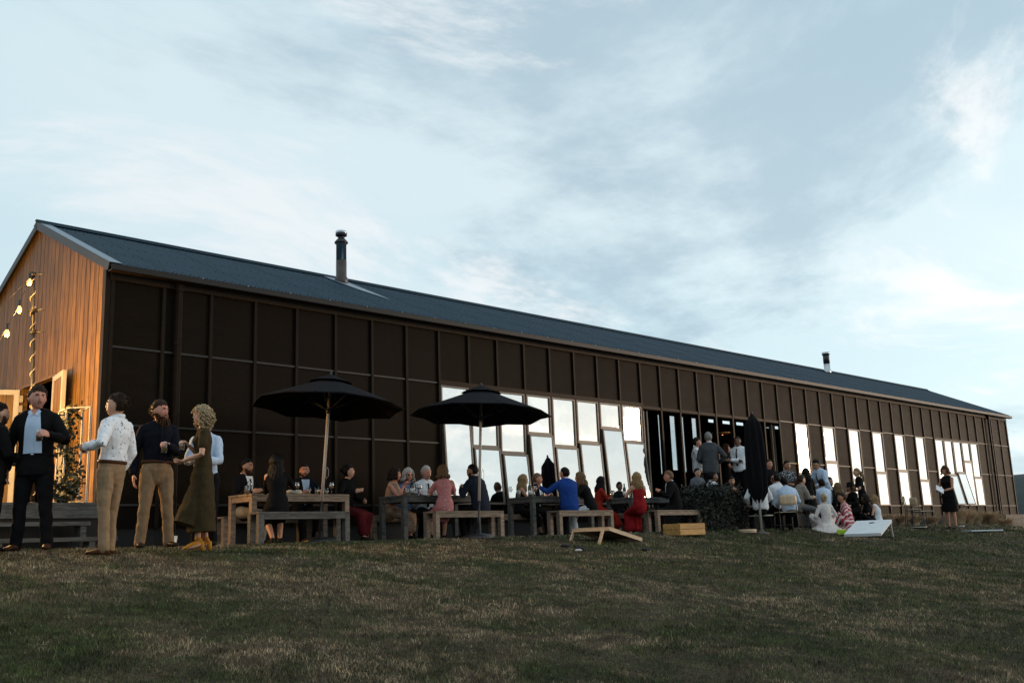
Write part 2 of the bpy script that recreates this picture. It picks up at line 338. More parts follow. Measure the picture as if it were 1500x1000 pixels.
# ---------------------------------------------------------------- barn
S_ = 0.84
KIND = ['w' if (8 <= k < 16 or k in (25, 27, 29, 31, 33, 35) or 37 <= k < 42) else 'o' if 16 <= k < 24 else 'p' for k in range(46)]
step = [1.0442 if k == 0 else 1.0073 if k >= 43 else {'w': 0.9796, 'o': 0.9634, 'p': 1.0}[KIND[k]] for k in range(46)]
X0, YW = 7.4441*S_, 18.1453*S_
SX = [X0]
for q in step: SX.append(SX[-1]+q*S_)
XE = SX[46]
ZB, Z3, Z2, Z1, ZT, ZE, ZR = 0.445, 0.798, 2.029, 3.251, 4.323, 4.533, 6.056
HW = 3.7508*S_; YR = YW+HW; YB = YW+2*HW; OV = 0.171; OG = 0.11
FLOOR = 0.74
barn = thing('barn', (X0, YW, PATIO), 'long dark plywood and batten barn with blue steel gable roof', 'barn')
BL = barn.location
def rel(x, y, z): return (x-BL.x, y-BL.y, z-BL.z)
_pm = {}
def panel(x0, x1, z0, z1):
    key = (round(x1-x0, 3), round(z1-z0, 3))
    if key not in _pm:
        me = MB().box((0, 0, 0), (key[0], 0.02, key[1])).mesh('ply_panel'); me.materials.append(M_ply); _pm[key] = me
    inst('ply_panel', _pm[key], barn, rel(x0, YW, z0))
_rm = {}
def railp(x0, x1, z):
    key = round(x1-x0, 3)
    if key not in _rm:
        me = MB().box((0, -0.022, -0.016), (key, 0, 0.016)).mesh('rail'); me.materials.append(M_rail); _rm[key] = me
    inst('rail', _rm[key], barn, rel(x0, YW-0.001, z))
SWD = 0.026
for k in range(46):
    x0, x1 = SX[k], SX[k+1]; K = KIND[k]
    panel(x0, x1, Z1, ZT)
    if K != 'o': panel(x0, x1, ZB, Z3)
    if K == 'p':
        panel(x0, x1, Z2, Z1); panel(x0, x1, Z3, Z2)
        railp(x0+SWD, x1-SWD, Z1); railp(x0+SWD, x1-SWD, Z2); railp(x0+SWD, x1-SWD, Z3)
# studs: full height, except inside the folding-door opening where they are posts
def stud_mesh(z0, z1, d0, d1):
    me = MB().box((-SWD, d0, 0), (SWD, d1, z1-z0)).mesh('batten'); me.materials.append(M_bat); return me
sm_full = stud_mesh(ZB, ZT, -0.042, -0.001)
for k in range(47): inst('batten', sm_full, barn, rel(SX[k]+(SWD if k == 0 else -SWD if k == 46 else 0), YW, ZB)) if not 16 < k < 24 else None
sm_up = stud_mesh(Z1-0.06, ZT, -0.042, -0.001); post_m = MB().box((-0.03, 0.0, 0), (0.03, 0.09, Z1-FLOOR-0.07)).mesh('post'); post_m.materials.append(M_bat)
for k in range(17, 24):
    inst('batten', sm_up, barn, rel(SX[k], YW, Z1-0.06)); inst('post', post_m, barn, rel(SX[k], YW-0.03, FLOOR+0.001))
def part(mb, name, mt, **k): return mb.build(name, mt, barn, **k)
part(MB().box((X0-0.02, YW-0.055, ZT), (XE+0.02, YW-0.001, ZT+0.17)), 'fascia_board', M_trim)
part(MB().box((SX[8]-0.03, YW-0.056, Z1-0.035), (SX[16]+0.03, YW-0.0435, Z1+0.055)), 'window_head', M_trim)
part(MB().box((SX[16]+0.03, YW-0.03, Z1-0.07), (SX[24]-0.03, YW+0.12, Z1-0.002)), 'door_head', M_bat)
part(MB().box((SX[37]-0.03, YW-0.056, Z1-0.02), (SX[42]+0.03, YW-0.0435, Z1+0.035)), 'window_head', M_trim)
part(MB().box((X0+0.03, YW+0.03, -0.9), (XE-0.03, YW+0.10, ZB+0.004)), 'plinth', M_dark)
part(MB().box((X0-0.02, YW-0.17, ZT+0.172), (XE+0.02, YW+0.02, ZT+0.186)), 'soffit', M_dark)
# corner boards
part(MB().box((X0-0.095, YW-0.03, ZB), (X0-0.002, YW+0.06, ZT+0.16)), 'corner_board', M_bat)
part(MB().box((XE+0.002, YW-0.03, ZB), (XE+0.06, YW+0.06, ZT+0.16)), 'corner_board', M_bat)
# gutter: a half-box channel with turned lip
prof = [(-0.02, 0.0), (-0.13, 0.0), (-0.15, 0.015), (-0.15, 0.105), (-0.138, 0.105), (-0.138, 0.02), (-0.02, 0.012)]
part(MB().prism([(X0-OG, YW-OV+0.115+y-0.07, ZE-0.125+z) for y, z in prof], (XE-X0+2*OG, 0, 0)), 'gutter', M_gut)
br = MB().box((-0.012, -0.01, 0), (0.012, 0.0, 0.02)).mesh('gutter_clip'); br.materials.append(M_flash)
for k in range(2, 46): inst('gutter_clip', br, barn, rel(SX[k]-0.3, YW-OV-0.106, ZE-0.03))
# downpipes
for px, py in ((264, 428), (1448, 614)):
    q = atY(px, py, YW-0.10)
    d = MB().box((q[0]-0.042, YW-0.125, -0.05), (q[0]+0.042, YW-0.05, ZT+0.05)).build('downpipe', M_bat, barn, bevel=0.012)
    MB().box((q[0]-0.058, YW-0.14, ZT-0.06), (q[0]+0.058, YW-0.043, ZT+0.14)).build('rain_head', M_bat, d, origin=BL, bevel=0.01)
    for z in (0.9, 2.2, 3.4): MB().box((q[0]-0.052, YW-0.132, z), (q[0]+0.052, YW-0.044, z+0.03)).build('pipe_strap', M_bat, d, origin=BL)

# ---- windows
def frame_mb(x0, x1, z0, z1, w_, y0, y1, mb=None):
    mb = mb or MB()
    mb.box((x0, y0, z0), (x0+w_, y1, z1)); mb.box((x1-w_, y0, z0), (x1, y1, z1))
    mb.box((x0+w_, y0, z0), (x1-w_, y1, z0+w_)); mb.box((x0+w_, y0, z1-w_), (x1-w_, y1, z1)); return mb
def window(k, zt, openm, z0=Z3, z1=Z1-0.04):
    x0, x1 = SX[k]+SWD+0.004, SX[k+1]-SWD-0.004
    wn = empty('window', rel((x0+x1)/2, YW, z0), 0, barn); O = Vector(((x0+x1)/2, YW, z0))
    frame_mb(x0, x1, z0, z1, 0.035, YW-0.038, YW+0.05).build('frame', M_wfr, wn, origin=O)
    MB().box((x0+0.036, YW-0.034, zt-0.03), (x1-0.036, YW+0.04, zt+0.03)).build('transom', M_wfr, wn, origin=O)
    MB().box((x0+0.034, YW-0.010, zt+0.03), (x1-0.034, YW-0.004, z1-0.034)).build('fixed_pane', M_glass, wn, origin=O)
    # awning sash: hinged at its top, pushed out at the bottom
    h = zt-0.03-z0-0.01; ang = math.asin(openm/h)
    e = (x0+0.008, x1-0.008)
    f_ = frame_mb(e[0], e[1], -h, 0, 0.04, -0.02, 0.02); p_ = MB().box((e[0]+0.038, -0.010, -h+0.038), (e[1]-0.038, -0.004, -0.038))
    for mb in (f_, p_):
        c, s = math.cos(ang), math.sin(ang)
        mb.v = [(x, YW-(0.062 if openm > 0.03 else 0.022)+y*c+z*s, zt-0.035+z*c-y*s) for x, y, z in mb.v]
    f_.build('sash_frame', M_wfr, wn, origin=O); p_.build('sash_pane', M_glass, wn, origin=O)
    st = MB()
    for xx in (x0+0.03, x1-0.03): st.bar((xx, YW-0.02, z0+0.10), (xx, YW-0.05-openm*0.9, z0+0.10+0.03), 0.012, 0.02)
    st.build('stay', M_black, wn, origin=O)
trs = [(663, 612), (708, 654), (750, 663), (788, 635), (826, 653.5), (861, 647.5), (893, 627), (924, 646)]
for i, (px, py) in enumerate(trs):
    window(8+i, atY(px, py, YW)[2], (0.10, 0.10, 0.11, 0.10, 0.09, 0.10, 0.15, 0.13)[i])
for i, k in enumerate((25, 27, 29, 31, 33, 35)): window(k, (1.75, 2.15, 1.62, 1.9, 2.0, 1.7)[i], 0.012, Z3, Z1-0.01)
for i, k in enumerate(range(37, 42)): window(k, (1.55, 1.95, 2.05, 2.5, 1.9)[i], (0.02, 0.20, 0.24, 0.02, 0.02)[i], Z3, Z1-0.03)

# ---- folding door leaves, stacked at both ends of the opening
def leaf(x, ang, y0=YW-0.05, wd=0.74):
    lf = empty('folding_door', rel(x, y0, FLOOR+0.02), 0, barn); O = Vector((x, y0, FLOOR+0.02)); c, s = math.cos(ang), math.sin(ang)
    f_ = frame_mb(0, wd, 0, Z1-FLOOR-0.12, 0.055, -0.02, 0.02); p_ = MB().box((0.054, -0.004, 0.054), (wd-0.054, 0.004, Z1-FLOOR-0.174))
    for mb in (f_, p_): mb.v = [(x_*c-y*s, x_*s+y*c, z) for x_, y, z in mb.v]
    f_.build('door_frame', M_wfr, lf, local=True); p_.build('door_pane', M_glass_in, lf, local=True)
for i, (x, a_) in enumerate(((SX[16]+0.10, 84), (SX[16]+0.22, 87), (SX[16]+0.36, 80), (SX[24]-0.10, 96), (SX[24]-0.22, 93))): leaf(x, R(a_), YW+0.10)
# ---- inside
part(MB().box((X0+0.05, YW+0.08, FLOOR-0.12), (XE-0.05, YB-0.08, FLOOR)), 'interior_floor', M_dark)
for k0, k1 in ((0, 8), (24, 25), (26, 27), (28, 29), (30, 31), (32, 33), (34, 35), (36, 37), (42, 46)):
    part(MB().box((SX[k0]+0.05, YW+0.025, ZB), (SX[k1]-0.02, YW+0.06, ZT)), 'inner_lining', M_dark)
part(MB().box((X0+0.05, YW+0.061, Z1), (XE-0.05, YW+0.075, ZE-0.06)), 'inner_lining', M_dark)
# rear wall with its own tall windows and a high slot
wins = [(28.55, 28.72, 2.2), (29.25, 29.62, 2.35), (29.95, 30.15, 2.3), (30.6, 30.95, 2.6)]
slots = [(31.7+i*0.95, 31.7+i*0.95+0.55, 4.18) for i in range(9)]; slots = [(a_, b_, 4.24) for a_, b_, c_ in slots]
bw = MB(); edge = X0
for x0, x1, zb in wins+slots:
    bw.box((edge, YB-0.05, ZB), (x0, YB, ZE)); bw.box((x0, YB-0.05, ZB), (x1, YB, zb)); bw.box((x0, YB-0.05, 4.36), (x1, YB, ZE)); edge = x1
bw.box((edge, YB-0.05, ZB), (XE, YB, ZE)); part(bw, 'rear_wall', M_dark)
for x0, x1, zb in wins:
    wn = empty('rear_window', rel((x0+x1)/2, YB, zb), 0, barn); O = Vector(((x0+x1)/2, YB, zb))
    frame_mb(x0, x1, zb, 4.36, 0.03, YB-0.045, YB-0.005).build('frame', M_wfr, wn, origin=O); MB().box((x0+0.03, YB-0.03, zb+0.03), (x1-0.03, YB-0.025, 4.33)).build('pane', M_glass_in, wn, origin=O)
# far gable and back roof
fg = MB().prism([(XE-0.04, YW+0.062, ZB), (XE-0.04, YB, ZB), (XE-0.04, YB, ZE), (XE-0.04, YR, ZR-0.05), (XE-0.04, YW+0.062, ZE-0.03)], (0.035, 0, 0)); part(fg, 'far_gable_wall', M_ply)

# ---- roof: corrugated sheets
sl_y, sl_z = HW+OV, ZR-ZE; SLN = math.hypot(sl_y, sl_z); RA = math.atan2(sl_z, sl_y)
roof = empty('roof', rel(X0, YW, ZE), 0, barn); RO = Vector((X0, YW, ZE))
n_sheet = 50; SWID = (XE-X0+2*OG-0.2)/n_sheet; waves = 10; seg = 6
def sheet_mesh(lap):
    mb = MB(); vs = []; n = waves*seg
    for i in range(n+1):
        x = SWID*i/n; z = 0.0085*math.cos(2*math.pi*i/seg)+(0.0 if not lap else 0.002)
        vs += [(x, 0, z), (x, SLN, z)]
    fs = [(2*i, 2*i+2, 2*i+3, 2*i+1) for i in range(n)]
    # turned edge at the lap
    vs += [(SWID+0.006, 0, -0.004), (SWID+0.006, SLN, -0.004)]; k = len(vs); fs.append((2*n, k-2, k-1, 2*n+1)); mb.add(vs, fs)
    for y in (0.12, 1.1, 2.1, 3.1):
        for w_ in range(0, waves, 2): mb.lathe([(0.010, 0.0), (0.010, 0.008), (0.0, 0.010)], 6, (SWID*(w_+0.0)/waves+0.002, y, 0.0085))
    me = mb.mesh('roof_sheet', True); me.materials.append(M_roof); return me
sh = sheet_mesh(False)
for i in range(n_sheet):
    inst('roof_sheet', sh, roof, (-OG+0.2+i*SWID, -OV, 0.012+(0.0015 if i % 2 else 0)), (RA, 0, 0))
part(MB().add([(X0-OG, YR, ZR), (XE+OG, YR, ZR), (XE+OG, YB+OV, ZE), (X0-OG, YB+OV, ZE)], [(0, 1, 2, 3)]), 'rear_roof_slope', M_roof)
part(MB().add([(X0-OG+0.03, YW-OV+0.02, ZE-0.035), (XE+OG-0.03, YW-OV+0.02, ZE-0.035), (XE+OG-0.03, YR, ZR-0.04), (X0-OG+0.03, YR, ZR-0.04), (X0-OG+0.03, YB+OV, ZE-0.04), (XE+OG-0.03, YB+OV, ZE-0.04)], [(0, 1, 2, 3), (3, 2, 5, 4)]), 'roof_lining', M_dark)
nrm = np.array((0, -math.sin(RA), math.cos(RA))); dr = np.array((0, math.cos(RA), math.sin(RA)))
def on_roof(x, s, h=0.0): return np.array((x, YW-OV, ZE+0.012))+dr*s+nrm*h
rc = MB()
for sgn in (1, -1):
    d2 = np.array((0, -math.cos(RA)*sgn, -math.sin(RA))); a0 = np.array((X0-OG-0.01, YR, ZR+0.045)); a1 = np.array((XE+OG+0.01, YR, ZR+0.045))
    rc.add([a0, a1, a1+d2*0.17, a0+d2*0.17], [(0, 1, 2, 3)])
rc.tube([(X0-OG-0.01, YR, ZR+0.045), (XE+OG+0.01, YR, ZR+0.045)], 0.03, 8); rc.build('ridge_cap', M_roof, roof, origin=RO)
for xa, xb in ((X0-OG-0.006, X0-OG+0.205), (XE+OG-0.02, XE+OG+0.006)):
    vf = MB(); q = [on_roof(xa, -0.01, 0.020), on_roof(xb, -0.01, 0.020), on_roof(xb, SLN, 0.020), on_roof(xa, SLN, 0.020)]
    vf.add(q, [(0, 1, 2, 3)]); vf.build('barge_flashing', M_flash, roof, origin=RO)
    bb = MB(); q = [on_roof(xa, -0.01, 0.018), on_roof(xa, SLN, 0.018), on_roof(xa, SLN, -0.12), on_roof(xa, -0.01, -0.12)]
    bb.prism(q, (0.018, 0, 0)); bb.build('barge_board', M_black, roof, origin=RO)
bb = MB(); xa = X0-OG-0.006
q = [(xa, YR, ZR+0.02), (xa, YB+OV, ZE+0.02), (xa, YB+OV, ZE-0.12), (xa, YR, ZR-0.12)]; bb.prism(q, (0.018, 0, 0)); bb.build('barge_board', M_black, roof, origin=RO)

# ---- gable of vertical boards, with a doorway
XG = X0-0.03; BW = 0.182; DY0, DY1, DZ = 17.28, 18.86, 3.06; nb_ = int(round((YB-YW)/BW)); BW = (YB-YW)/nb_
def roof_z(y): return ZE+0.012+(y-(YW-OV))*math.tan(RA)-0.055 if y <= YR else ZE+0.012+((YB+OV)-y)*math.tan(RA)-0.055
for i in range(nb_):
    y0 = YW+0.062+i*BW*(YB-YW-0.062)/(YB-YW); y1 = y0+BW*(YB-YW-0.062)/(YB-YW)-0.020; t_ = rng.uniform(0, 0.004)
    zb = -0.2
    mid = (y0+y1)/2
    if DY0 < mid < DY1: zb = DZ
    pts = [(XG-t_, y0, zb), (XG-t_, y0, roof_z(y0))]+([(XG-t_, YR, roof_z(YR))] if y0 < YR < y1 else [])+[(XG-t_, y1, roof_z(y1)), (XG-t_, y1, zb)]
    MB().prism(pts, (0.022+t_, 0, 0)).build('gable_board', M_gable, barn)
gl = MB(); gl.box((XG+0.024, YW+0.065, -0.2), (XG+0.03, DY0, ZE-0.08)); gl.box((XG+0.024, DY1, -0.2), (XG+0.03, YB-0.08, ZE-0.08)); gl.box((XG+0.024, DY0, DZ), (XG+0.03, DY1, ZE-0.08))
gl.prism([(XG+0.024, YW, ZE-0.08), (XG+0.024, YB, ZE-0.08), (XG+0.024, YR, ZR-0.10)], (0.006, 0, 0)); part(gl, 'gable_backing', M_black)
for lo_, hi_ in (((XG-0.015, DY0-0.05, FLOOR), (XG+0.10, DY0, DZ+0.05)), ((XG-0.015, DY1, FLOOR), (XG+0.10, DY1+0.05, DZ+0.05)), ((XG-0.015, DY0+0.002, DZ), (XG+0.10, DY1-0.002, DZ+0.05))): part(MB().box(lo_, hi_), 'door_surround', M_gable)
def gdoor(hy, ang, wd, sgn):
    dr_ = empty('gable_door', rel(XG-0.03, hy, FLOOR+0.02), 0, barn); H_ = DZ-FLOOR-0.04
    c, s = math.cos(ang), math.sin(ang)
    def T(mb): mb.v = [(-x*s-y*c, sgn*(x*c-y*s), z) for x, y, z in mb.v]; return mb   # x along leaf, y thickness
    T(frame_mb(0, wd, 0, H_, 0.09, -0.03, 0.03)).build('door_frame', M_white, dr_, local=True)
    n = 5; bwid = (wd-0.18)/n
    for i in range(n): T(MB().box((0.09+i*bwid+0.004, -0.018, 0.09), (0.09+(i+1)*bwid-0.004, 0.018, H_-0.09))).build('door_board', M_gable, dr_, local=True)
gdoor(DY0-0.03, R(9), 0.80, -1); gdoor(DY1+0.03, R(62), 0.80, 1)
for z in (2.62, 2.80):
    hb2 = MB()
    for a_, b_, c_, d_ in ((DY1-0.12, DY1-0.10, z, z+0.12), (DY1-0.02, DY1, z, z+0.12), (DY1-0.10, DY1-0.02, z, z+0.02), (DY1-0.10, DY1-0.02, z+0.10, z+0.12)): hb2.box((XG-0.06, a_, c_), (XG-0.02, b_, d_))
    part(hb2, 'door_bracket', M_white)

# ---- flues
def flue(px, pyb, pyt, s, label, cap, apron):
    c = on_roof(0, s); P = atY(px, pyb, c[1]); P[2] = c[2]
    top = atY(px, pyt, c[1])[2]; h = top-P[2]
    e = thing('chimney_flue', (P[0], P[1], P[2]), label, 'chimney'); r = 0.115
    if cap:
        MB().lathe([(r+0.03, -0.12), (r+0.03, 0.10), (r+0.004, 0.14), (r+0.004, h*0.42)], 24).build('flue_base', mat('flue_brown', (0.05, 0.035, 0.028), 0.35, var=0.2), e, True, True)
        MB().lathe([(r, h*0.36), (r, h*0.74), (r+0.012, h*0.745), (r+0.012, h*0.765)], 24).build('flue_pipe', M_steel, e, True, True)
        MB().lathe([(r+0.02, h*0.75), (r+0.04, h*0.775), (r+0.03, h*0.795), (0.075, h*0.86), (0.07, h*0.885), (r-0.01, h*0.90), (r+0.015, h*0.915), (r+0.015, h*0.935)], 24).build('cowl', M_black, e, True, True)
        MB().lathe([(r+0.012, h*0.93), (r+0.016, h*0.985), (r+0.004, h), (0, h+0.006)], 24).build('cowl_cap', M_steel, e, True, True)
    else:
        MB().lathe([(r+0.02, -0.12), (r+0.02, 0.12), (r, 0.14), (r, h*0.5)], 24).build('flue_base', M_steel, e, True, True)
        MB().lathe([(r+0.004, h*0.45), (r+0.004, h*0.88)], 24).build('flue_pipe', M_black, e, True, True)
        MB().lathe([(r+0.03, h*0.86), (r+0.03, h*0.98), (0.0, h)], 24).build('cowl_cap', M_steel, e, True, True)
    if apron:
        q = [on_roof(P[0]-0.22, s+0.42, 0.03), on_roof(P[0]+0.24, s+0.42, 0.03), on_roof(P[0]+0.24, s-1.6, 0.024), on_roof(P[0]-0.06, s-0.9, 0.024), on_roof(P[0]-0.22, s-0.3, 0.03)]
        MB().prism(q, -nrm*0.008).build('roof_flashing', M_flash, e)
flue(500, 412, 339, SLN-0.55, 'tall steel chimney flue with round cowl and pale flashing apron', True, True)
flue(1212, 543, 516, SLN-0.4, 'short dark chimney flue without apron near the far roof end', False, False)

# ---- decks and steps
def deck(name, x0, x1, y0, y1, z, bw_, label, mt, along='x'):
    d = thing(name, ((x0+x1)/2, (y0+y1)/2, PATIO), label, 'deck'); n = max(1, int((y1-y0)/bw_)); bw_ = (y1-y0)/n
    me = MB().box((-(x1-x0)/2, 0.004, -0.03), ((x1-x0)/2, bw_-0.004, 0)).mesh('deck_board'); me.materials.append(mt)
    for i in range(n): inst('deck_board', me, d, (0, y0+i*bw_-(y0+y1)/2, z-PATIO))
    MB().box((x0+0.03, y0+0.03, -0.1), (x1-0.03, y1, z-0.032)).build('deck_frame', M_dark, d)
    return d
deck('deck', SX[16]+0.3, SX[24]+0.4, 13.75, YW-0.06, FLOOR-0.02, 0.14, 'raised timber deck in front of the open folding doors', M_wood)
st = thing('timber_steps', (4.3, 14.9, PATIO), 'weathered timber steps and landing at the lamp-lit gable end', 'steps')
for i, (y0, y1, zt) in enumerate(((13.95, 14.22, 0.30), (14.28, 14.55, 0.52))):
    for j in range(2): MB().box((1.2, y0+j*0.137, zt-0.055), (5.98-0.25*i, y0+j*0.137+0.13, zt-0.003*j)).build('tread', M_greywood, st)
    for x in (1.6, 3.0, 4.4, 5.6): MB().box((x, y0+0.02, -0.1), (x+0.08, y1-0.03, zt-0.058)).build('step_block', M_greywood, st)
for j in range(24): MB().box((1.2, 14.62+j*0.19, 0.76), (6.10-(0 if j < 3 else 0.02), 14.62+j*0.19+0.182, 0.80)).build('landing_board', M_greywood, st)
MB().box((1.2, 14.60, 0.58), (6.08, 14.635, 0.755)).build('riser', M_greywood, st)
MB().box((1.3, 14.64, -0.1), (6.0, 15.2, 0.755)).build('landing_frame', M_dark, st)
rw = thing('retaining_wall', (41.6, 14.2, -0.3), 'stacked pale timber retaining wall at the far barn corner', 'retaining wall')
for i in range(5): MB().box((40.2, 14.15+0.02*i, -0.42+i*0.17), (43.4, 14.24+0.02*i, -0.42+i*0.17+0.155)).build('sleeper', M_wood, rw)
for i in range(5): MB().box((43.3, 14.25+0.02*i, -0.42+i*0.17), (43.39, 15.3, -0.42+i*0.17+0.155)).build('sleeper', M_wood, rw)
# ---------------------------------------------------------------- tables, benches
PZ = PATIO+0.018
def table(x0, y0, y1, x1, label, mt):
    o = thing('picnic_table', ((x0+x1)/2, (y0+y1)/2, PZ), label, 'table', None); z1 = PZ+0.745; lg = 0.085
    n = 5; bw_ = (y1-y0)/n
    for i in range(n): MB().box((x0, y0+i*bw_+0.003, z1-0.035), (x1, y0+(i+1)*bw_-0.003, z1)).build('top_board', mt, o, bevel=0.004)
    for y in (y0+0.004, y1-0.034): MB().box((x0+lg, y, z1-0.115), (x1-lg, y+0.03, z1-0.037)).build('apron', mt, o)
    for x in (x0+0.004, x1-lg-0.004):
        MB().box((x+0.01, y0+lg, z1-0.115), (x+lg-0.01, y1-lg, z1-0.037)).build('end_rail', mt, o)
        for y in (y0+0.002, y1-lg-0.002): MB().box((x, y, PZ), (x+lg, y+lg, z1-0.037)).build('leg', mt, o, bevel=0.004)
    return o
def bench(x0, y0, x1, label, mt, dy=0.33, h=0.445):
    o = thing('bench', ((x0+x1)/2, y0+dy/2, PZ), label, 'bench'); z1 = PZ+h; lg = 0.085
    for i in range(3): MB().box((x0, y0+i*dy/3+0.002, z1-0.032), (x1, y0+(i+1)*dy/3-0.002, z1)).build('seat_board', mt, o, bevel=0.004)
    for y in (y0+0.003, y0+dy-0.033): MB().box((x0+lg+0.004, y, z1-0.105), (x1-lg-0.004, y+0.03, z1-0.034)).build('apron', mt, o)
    for x in (x0+0.003, x1-lg-0.003):
        for y in (y0+0.002, y0+dy-lg-0.002): MB().box((x, y, PZ), (x+lg, y+lg, z1-0.034)).build('leg', mt, o, bevel=0.004)
    return o
TX = [7.72, 10.58, 13.68, 16.66]; BX = [7.46, 10.72, 13.70, 16.66]
who = ['beside the lean of the leftward umbrella', 'x', 'y', 'z']
TL = ['weathered picnic table where the black-haired woman sits', 'weathered picnic table between the floral dress and the pink dress', 'weathered picnic table of the man in bright blue jacket', 'weathered picnic table between two women in red']
FL = ['grey weathered bench under the woman in black with long hair', 'tan bench under the woman in pink and the man in navy', 'tan bench under the man in bright blue jacket', 'tan bench under the woman in red with wavy blonde hair']
RL = ['wall-side bench behind the table of the black-haired woman', 'wall-side bench under the white-haired man in tie', 'wall-side bench under the long-haired blonde woman and suited man', 'wall-side bench under the dark-haired woman in red']
for i in range(4):
    table(TX[i], 13.36, 14.06, TX[i]+1.76, TL[i], M_wood if i == 0 else M_greywood)
    bench(BX[i], 12.70, BX[i]+1.56, FL[i], M_greywood if i == 0 else M_wood)
    bench(TX[i]+0.05, 14.28, TX[i]+1.65, RL[i], M_wood)

# ---------------------------------------------------------------- umbrellas
def umbrella(px, py, Y, apx, apy, R0, label, edge_drop=0.48):
    b0 = atY(px, py, Y); b0[2] = PZ if Y > 12.62 else float(ground(b0[0], Y))
    top = atY(apx, apy, Y)
    e = thing('umbrella', tuple(b0), label, 'umbrella'); d = top-b0; Ln = np.linalg.norm(d); d /= Ln
    a = np.cross((0, 1, 0), d); a /= np.linalg.norm(a); c = np.cross(d, a)
    loc = lambda s, u=0, v=0: np.array(d)*s+a*u+c*v
    MB().tube([loc(0.62), loc(Ln-0.10)], 0.024, 12, round_ends=False).build('pole', M_pole, e, True, True)
    MB().tube([loc(0.0), loc(0.64)], 0.017, 10, round_ends=False).build('base_tube', M_black, e, True, True)
    MB().lathe([(0.0, -0.02), (0.27, -0.02), (0.27, 0.03), (0.22, 0.065), (0.05, 0.085), (0.045, 0.16), (0.0, 0.16)], 24).build('base', M_black, e, True, True)
    n = 8; ph = 0.0
    def cp(k, f, dz=0.0):                         # canopy point: k around, f from apex to edge, sagging between the ribs
        ang = 2*math.pi*k/n+ph; odd = abs((k % 1.0)-0.5)*2
        rr = R0*f*(math.cos(math.pi/n)/math.cos((k % 1.0-0.5)*2*math.pi/n) if True else 1)
        drop = 0.06+edge_drop*f-0.03*(1-odd)*f
        return loc(Ln-drop+dz, rr*math.cos(ang), rr*math.sin(ang))
    mb = MB(); sub = 4; rows = 7; vs = []
    for j in range(rows+1):
        for q in range(n*sub): vs.append(cp(q/sub, 0.10+0.90*j/rows))
    m_ = n*sub
    for q in range(m_): p_ = cp(q/sub, 1.0); vs.append(p_-np.array(d)*0.018)
    fs = [(j*m_+q, j*m_+(q+1) % m_, (j+1)*m_+(q+1) % m_, (j+1)*m_+q) for j in range(rows+1) for q in range(m_)]
    mb.add(vs, fs).build('canopy', M_canvas, e, False, True)
    vt = MB(); vs = []
    for j in range(4):
        for q in range(m_): vs.append(cp(q/sub, 0.02+0.27*j/3, 0.055-0.012*j/3))
    vt.add(vs, [(j*m_+q, j*m_+(q+1) % m_, (j+1)*m_+(q+1) % m_, (j+1)*m_+q) for j in range(3) for q in range(m_)]).build('vent_cap', M_canvas, e, False, True)
    MB().tube([loc(Ln-0.12), loc(Ln-0.02), loc(Ln+0.03)], [0.02, 0.028, 0.008], 8).build('finial', M_black, e, True, True)
    hub = loc(Ln-edge_drop-0.12)
    for k in range(n):
        MB().bar(loc(Ln-0.14), cp(k, 0.99, -0.012), 0.014, 0.020, d).build('rib', M_black, e, local=True)
        MB().bar(hub, cp(k, 0.52, -0.014), 0.012, 0.014, d).build('strut', M_black, e, local=True)
    MB().tube([loc(Ln-edge_drop-0.17), loc(Ln-edge_drop-0.09)], 0.04, 12, round_ends=False).build('hub', M_black, e, True, True)
    cord = MB(); s0 = loc(1.15, 0.028, -0.02)
    cord.tube([s0+a*0.03*math.sin(t*1.05)-d*0.09*(1-math.cos(t*1.05))-c*0.025 for t in range(7)], 0.004, 5).build('cord', M_white, e, True, True)
    return e
umbrella(467, 795, 13.13, 485, 547, 1.21, 'open black umbrella on a leaning pole over the first picnic table, off the windows')
umbrella(701, 789, 12.46, 705, 563, 1.21, 'open black umbrella in front of the bright tilted windows')
# closed umbrella by the doors
b0 = atY(1116, 781, 12.0); b0[2] = float(ground(b0[0], 12.0)); tp = atY(1101, 604, 12.0)
e = thing('umbrella', tuple(b0), 'closed black umbrella on white pole beside the open doors', 'umbrella'); d = tp-b0; Ln = np.linalg.norm(d); d = d/Ln
MB().tube([d*0.02, d*(Ln-0.05)], 0.026, 12, round_ends=False).build('pole', M_white, e, True, True)
mb = MB(); n = 40; rows = [(0.70, 0.10), (0.9, 0.19), (1.3, 0.21), (1.7, 0.20), (2.1, 0.185), (2.4, 0.15), (Ln-0.17, 0.11), (Ln-0.07, 0.045), (Ln-0.03, 0.012)]; vs = []
for j, (s_, r) in enumerate(rows):
    for k in range(n):
        t = 2*math.pi*k/n; rr = r*(1+0.22*math.sin(8*t+j*0.25)*(1 if j < 6 else 0.4)); q = d*(s_+(0.05*math.sin(8*t) if j == 0 else 0)); vs.append((q[0]+rr*math.cos(t), q[1]+rr*math.sin(t), q[2]))
mb.add(vs, [(j*n+k, j*n+(k+1) % n, (j+1)*n+(k+1) % n, (j+1)*n+k) for j in range(len(rows)-1) for k in range(n)]).build('folded_canopy', M_canvas, e, True, True)
MB().tube([d*(Ln-0.04), d*Ln, d*(Ln+0.03)], [0.02, 0.03, 0.008], 8).build('finial', M_black, e, True, True)
MB().lathe([(0.0, -0.03), (0.16, -0.03), (0.15, 0.02), (0.06, 0.035), (0.04, 0.09), (0, 0.09)], 20).build('base', M_conc, e, True, True)

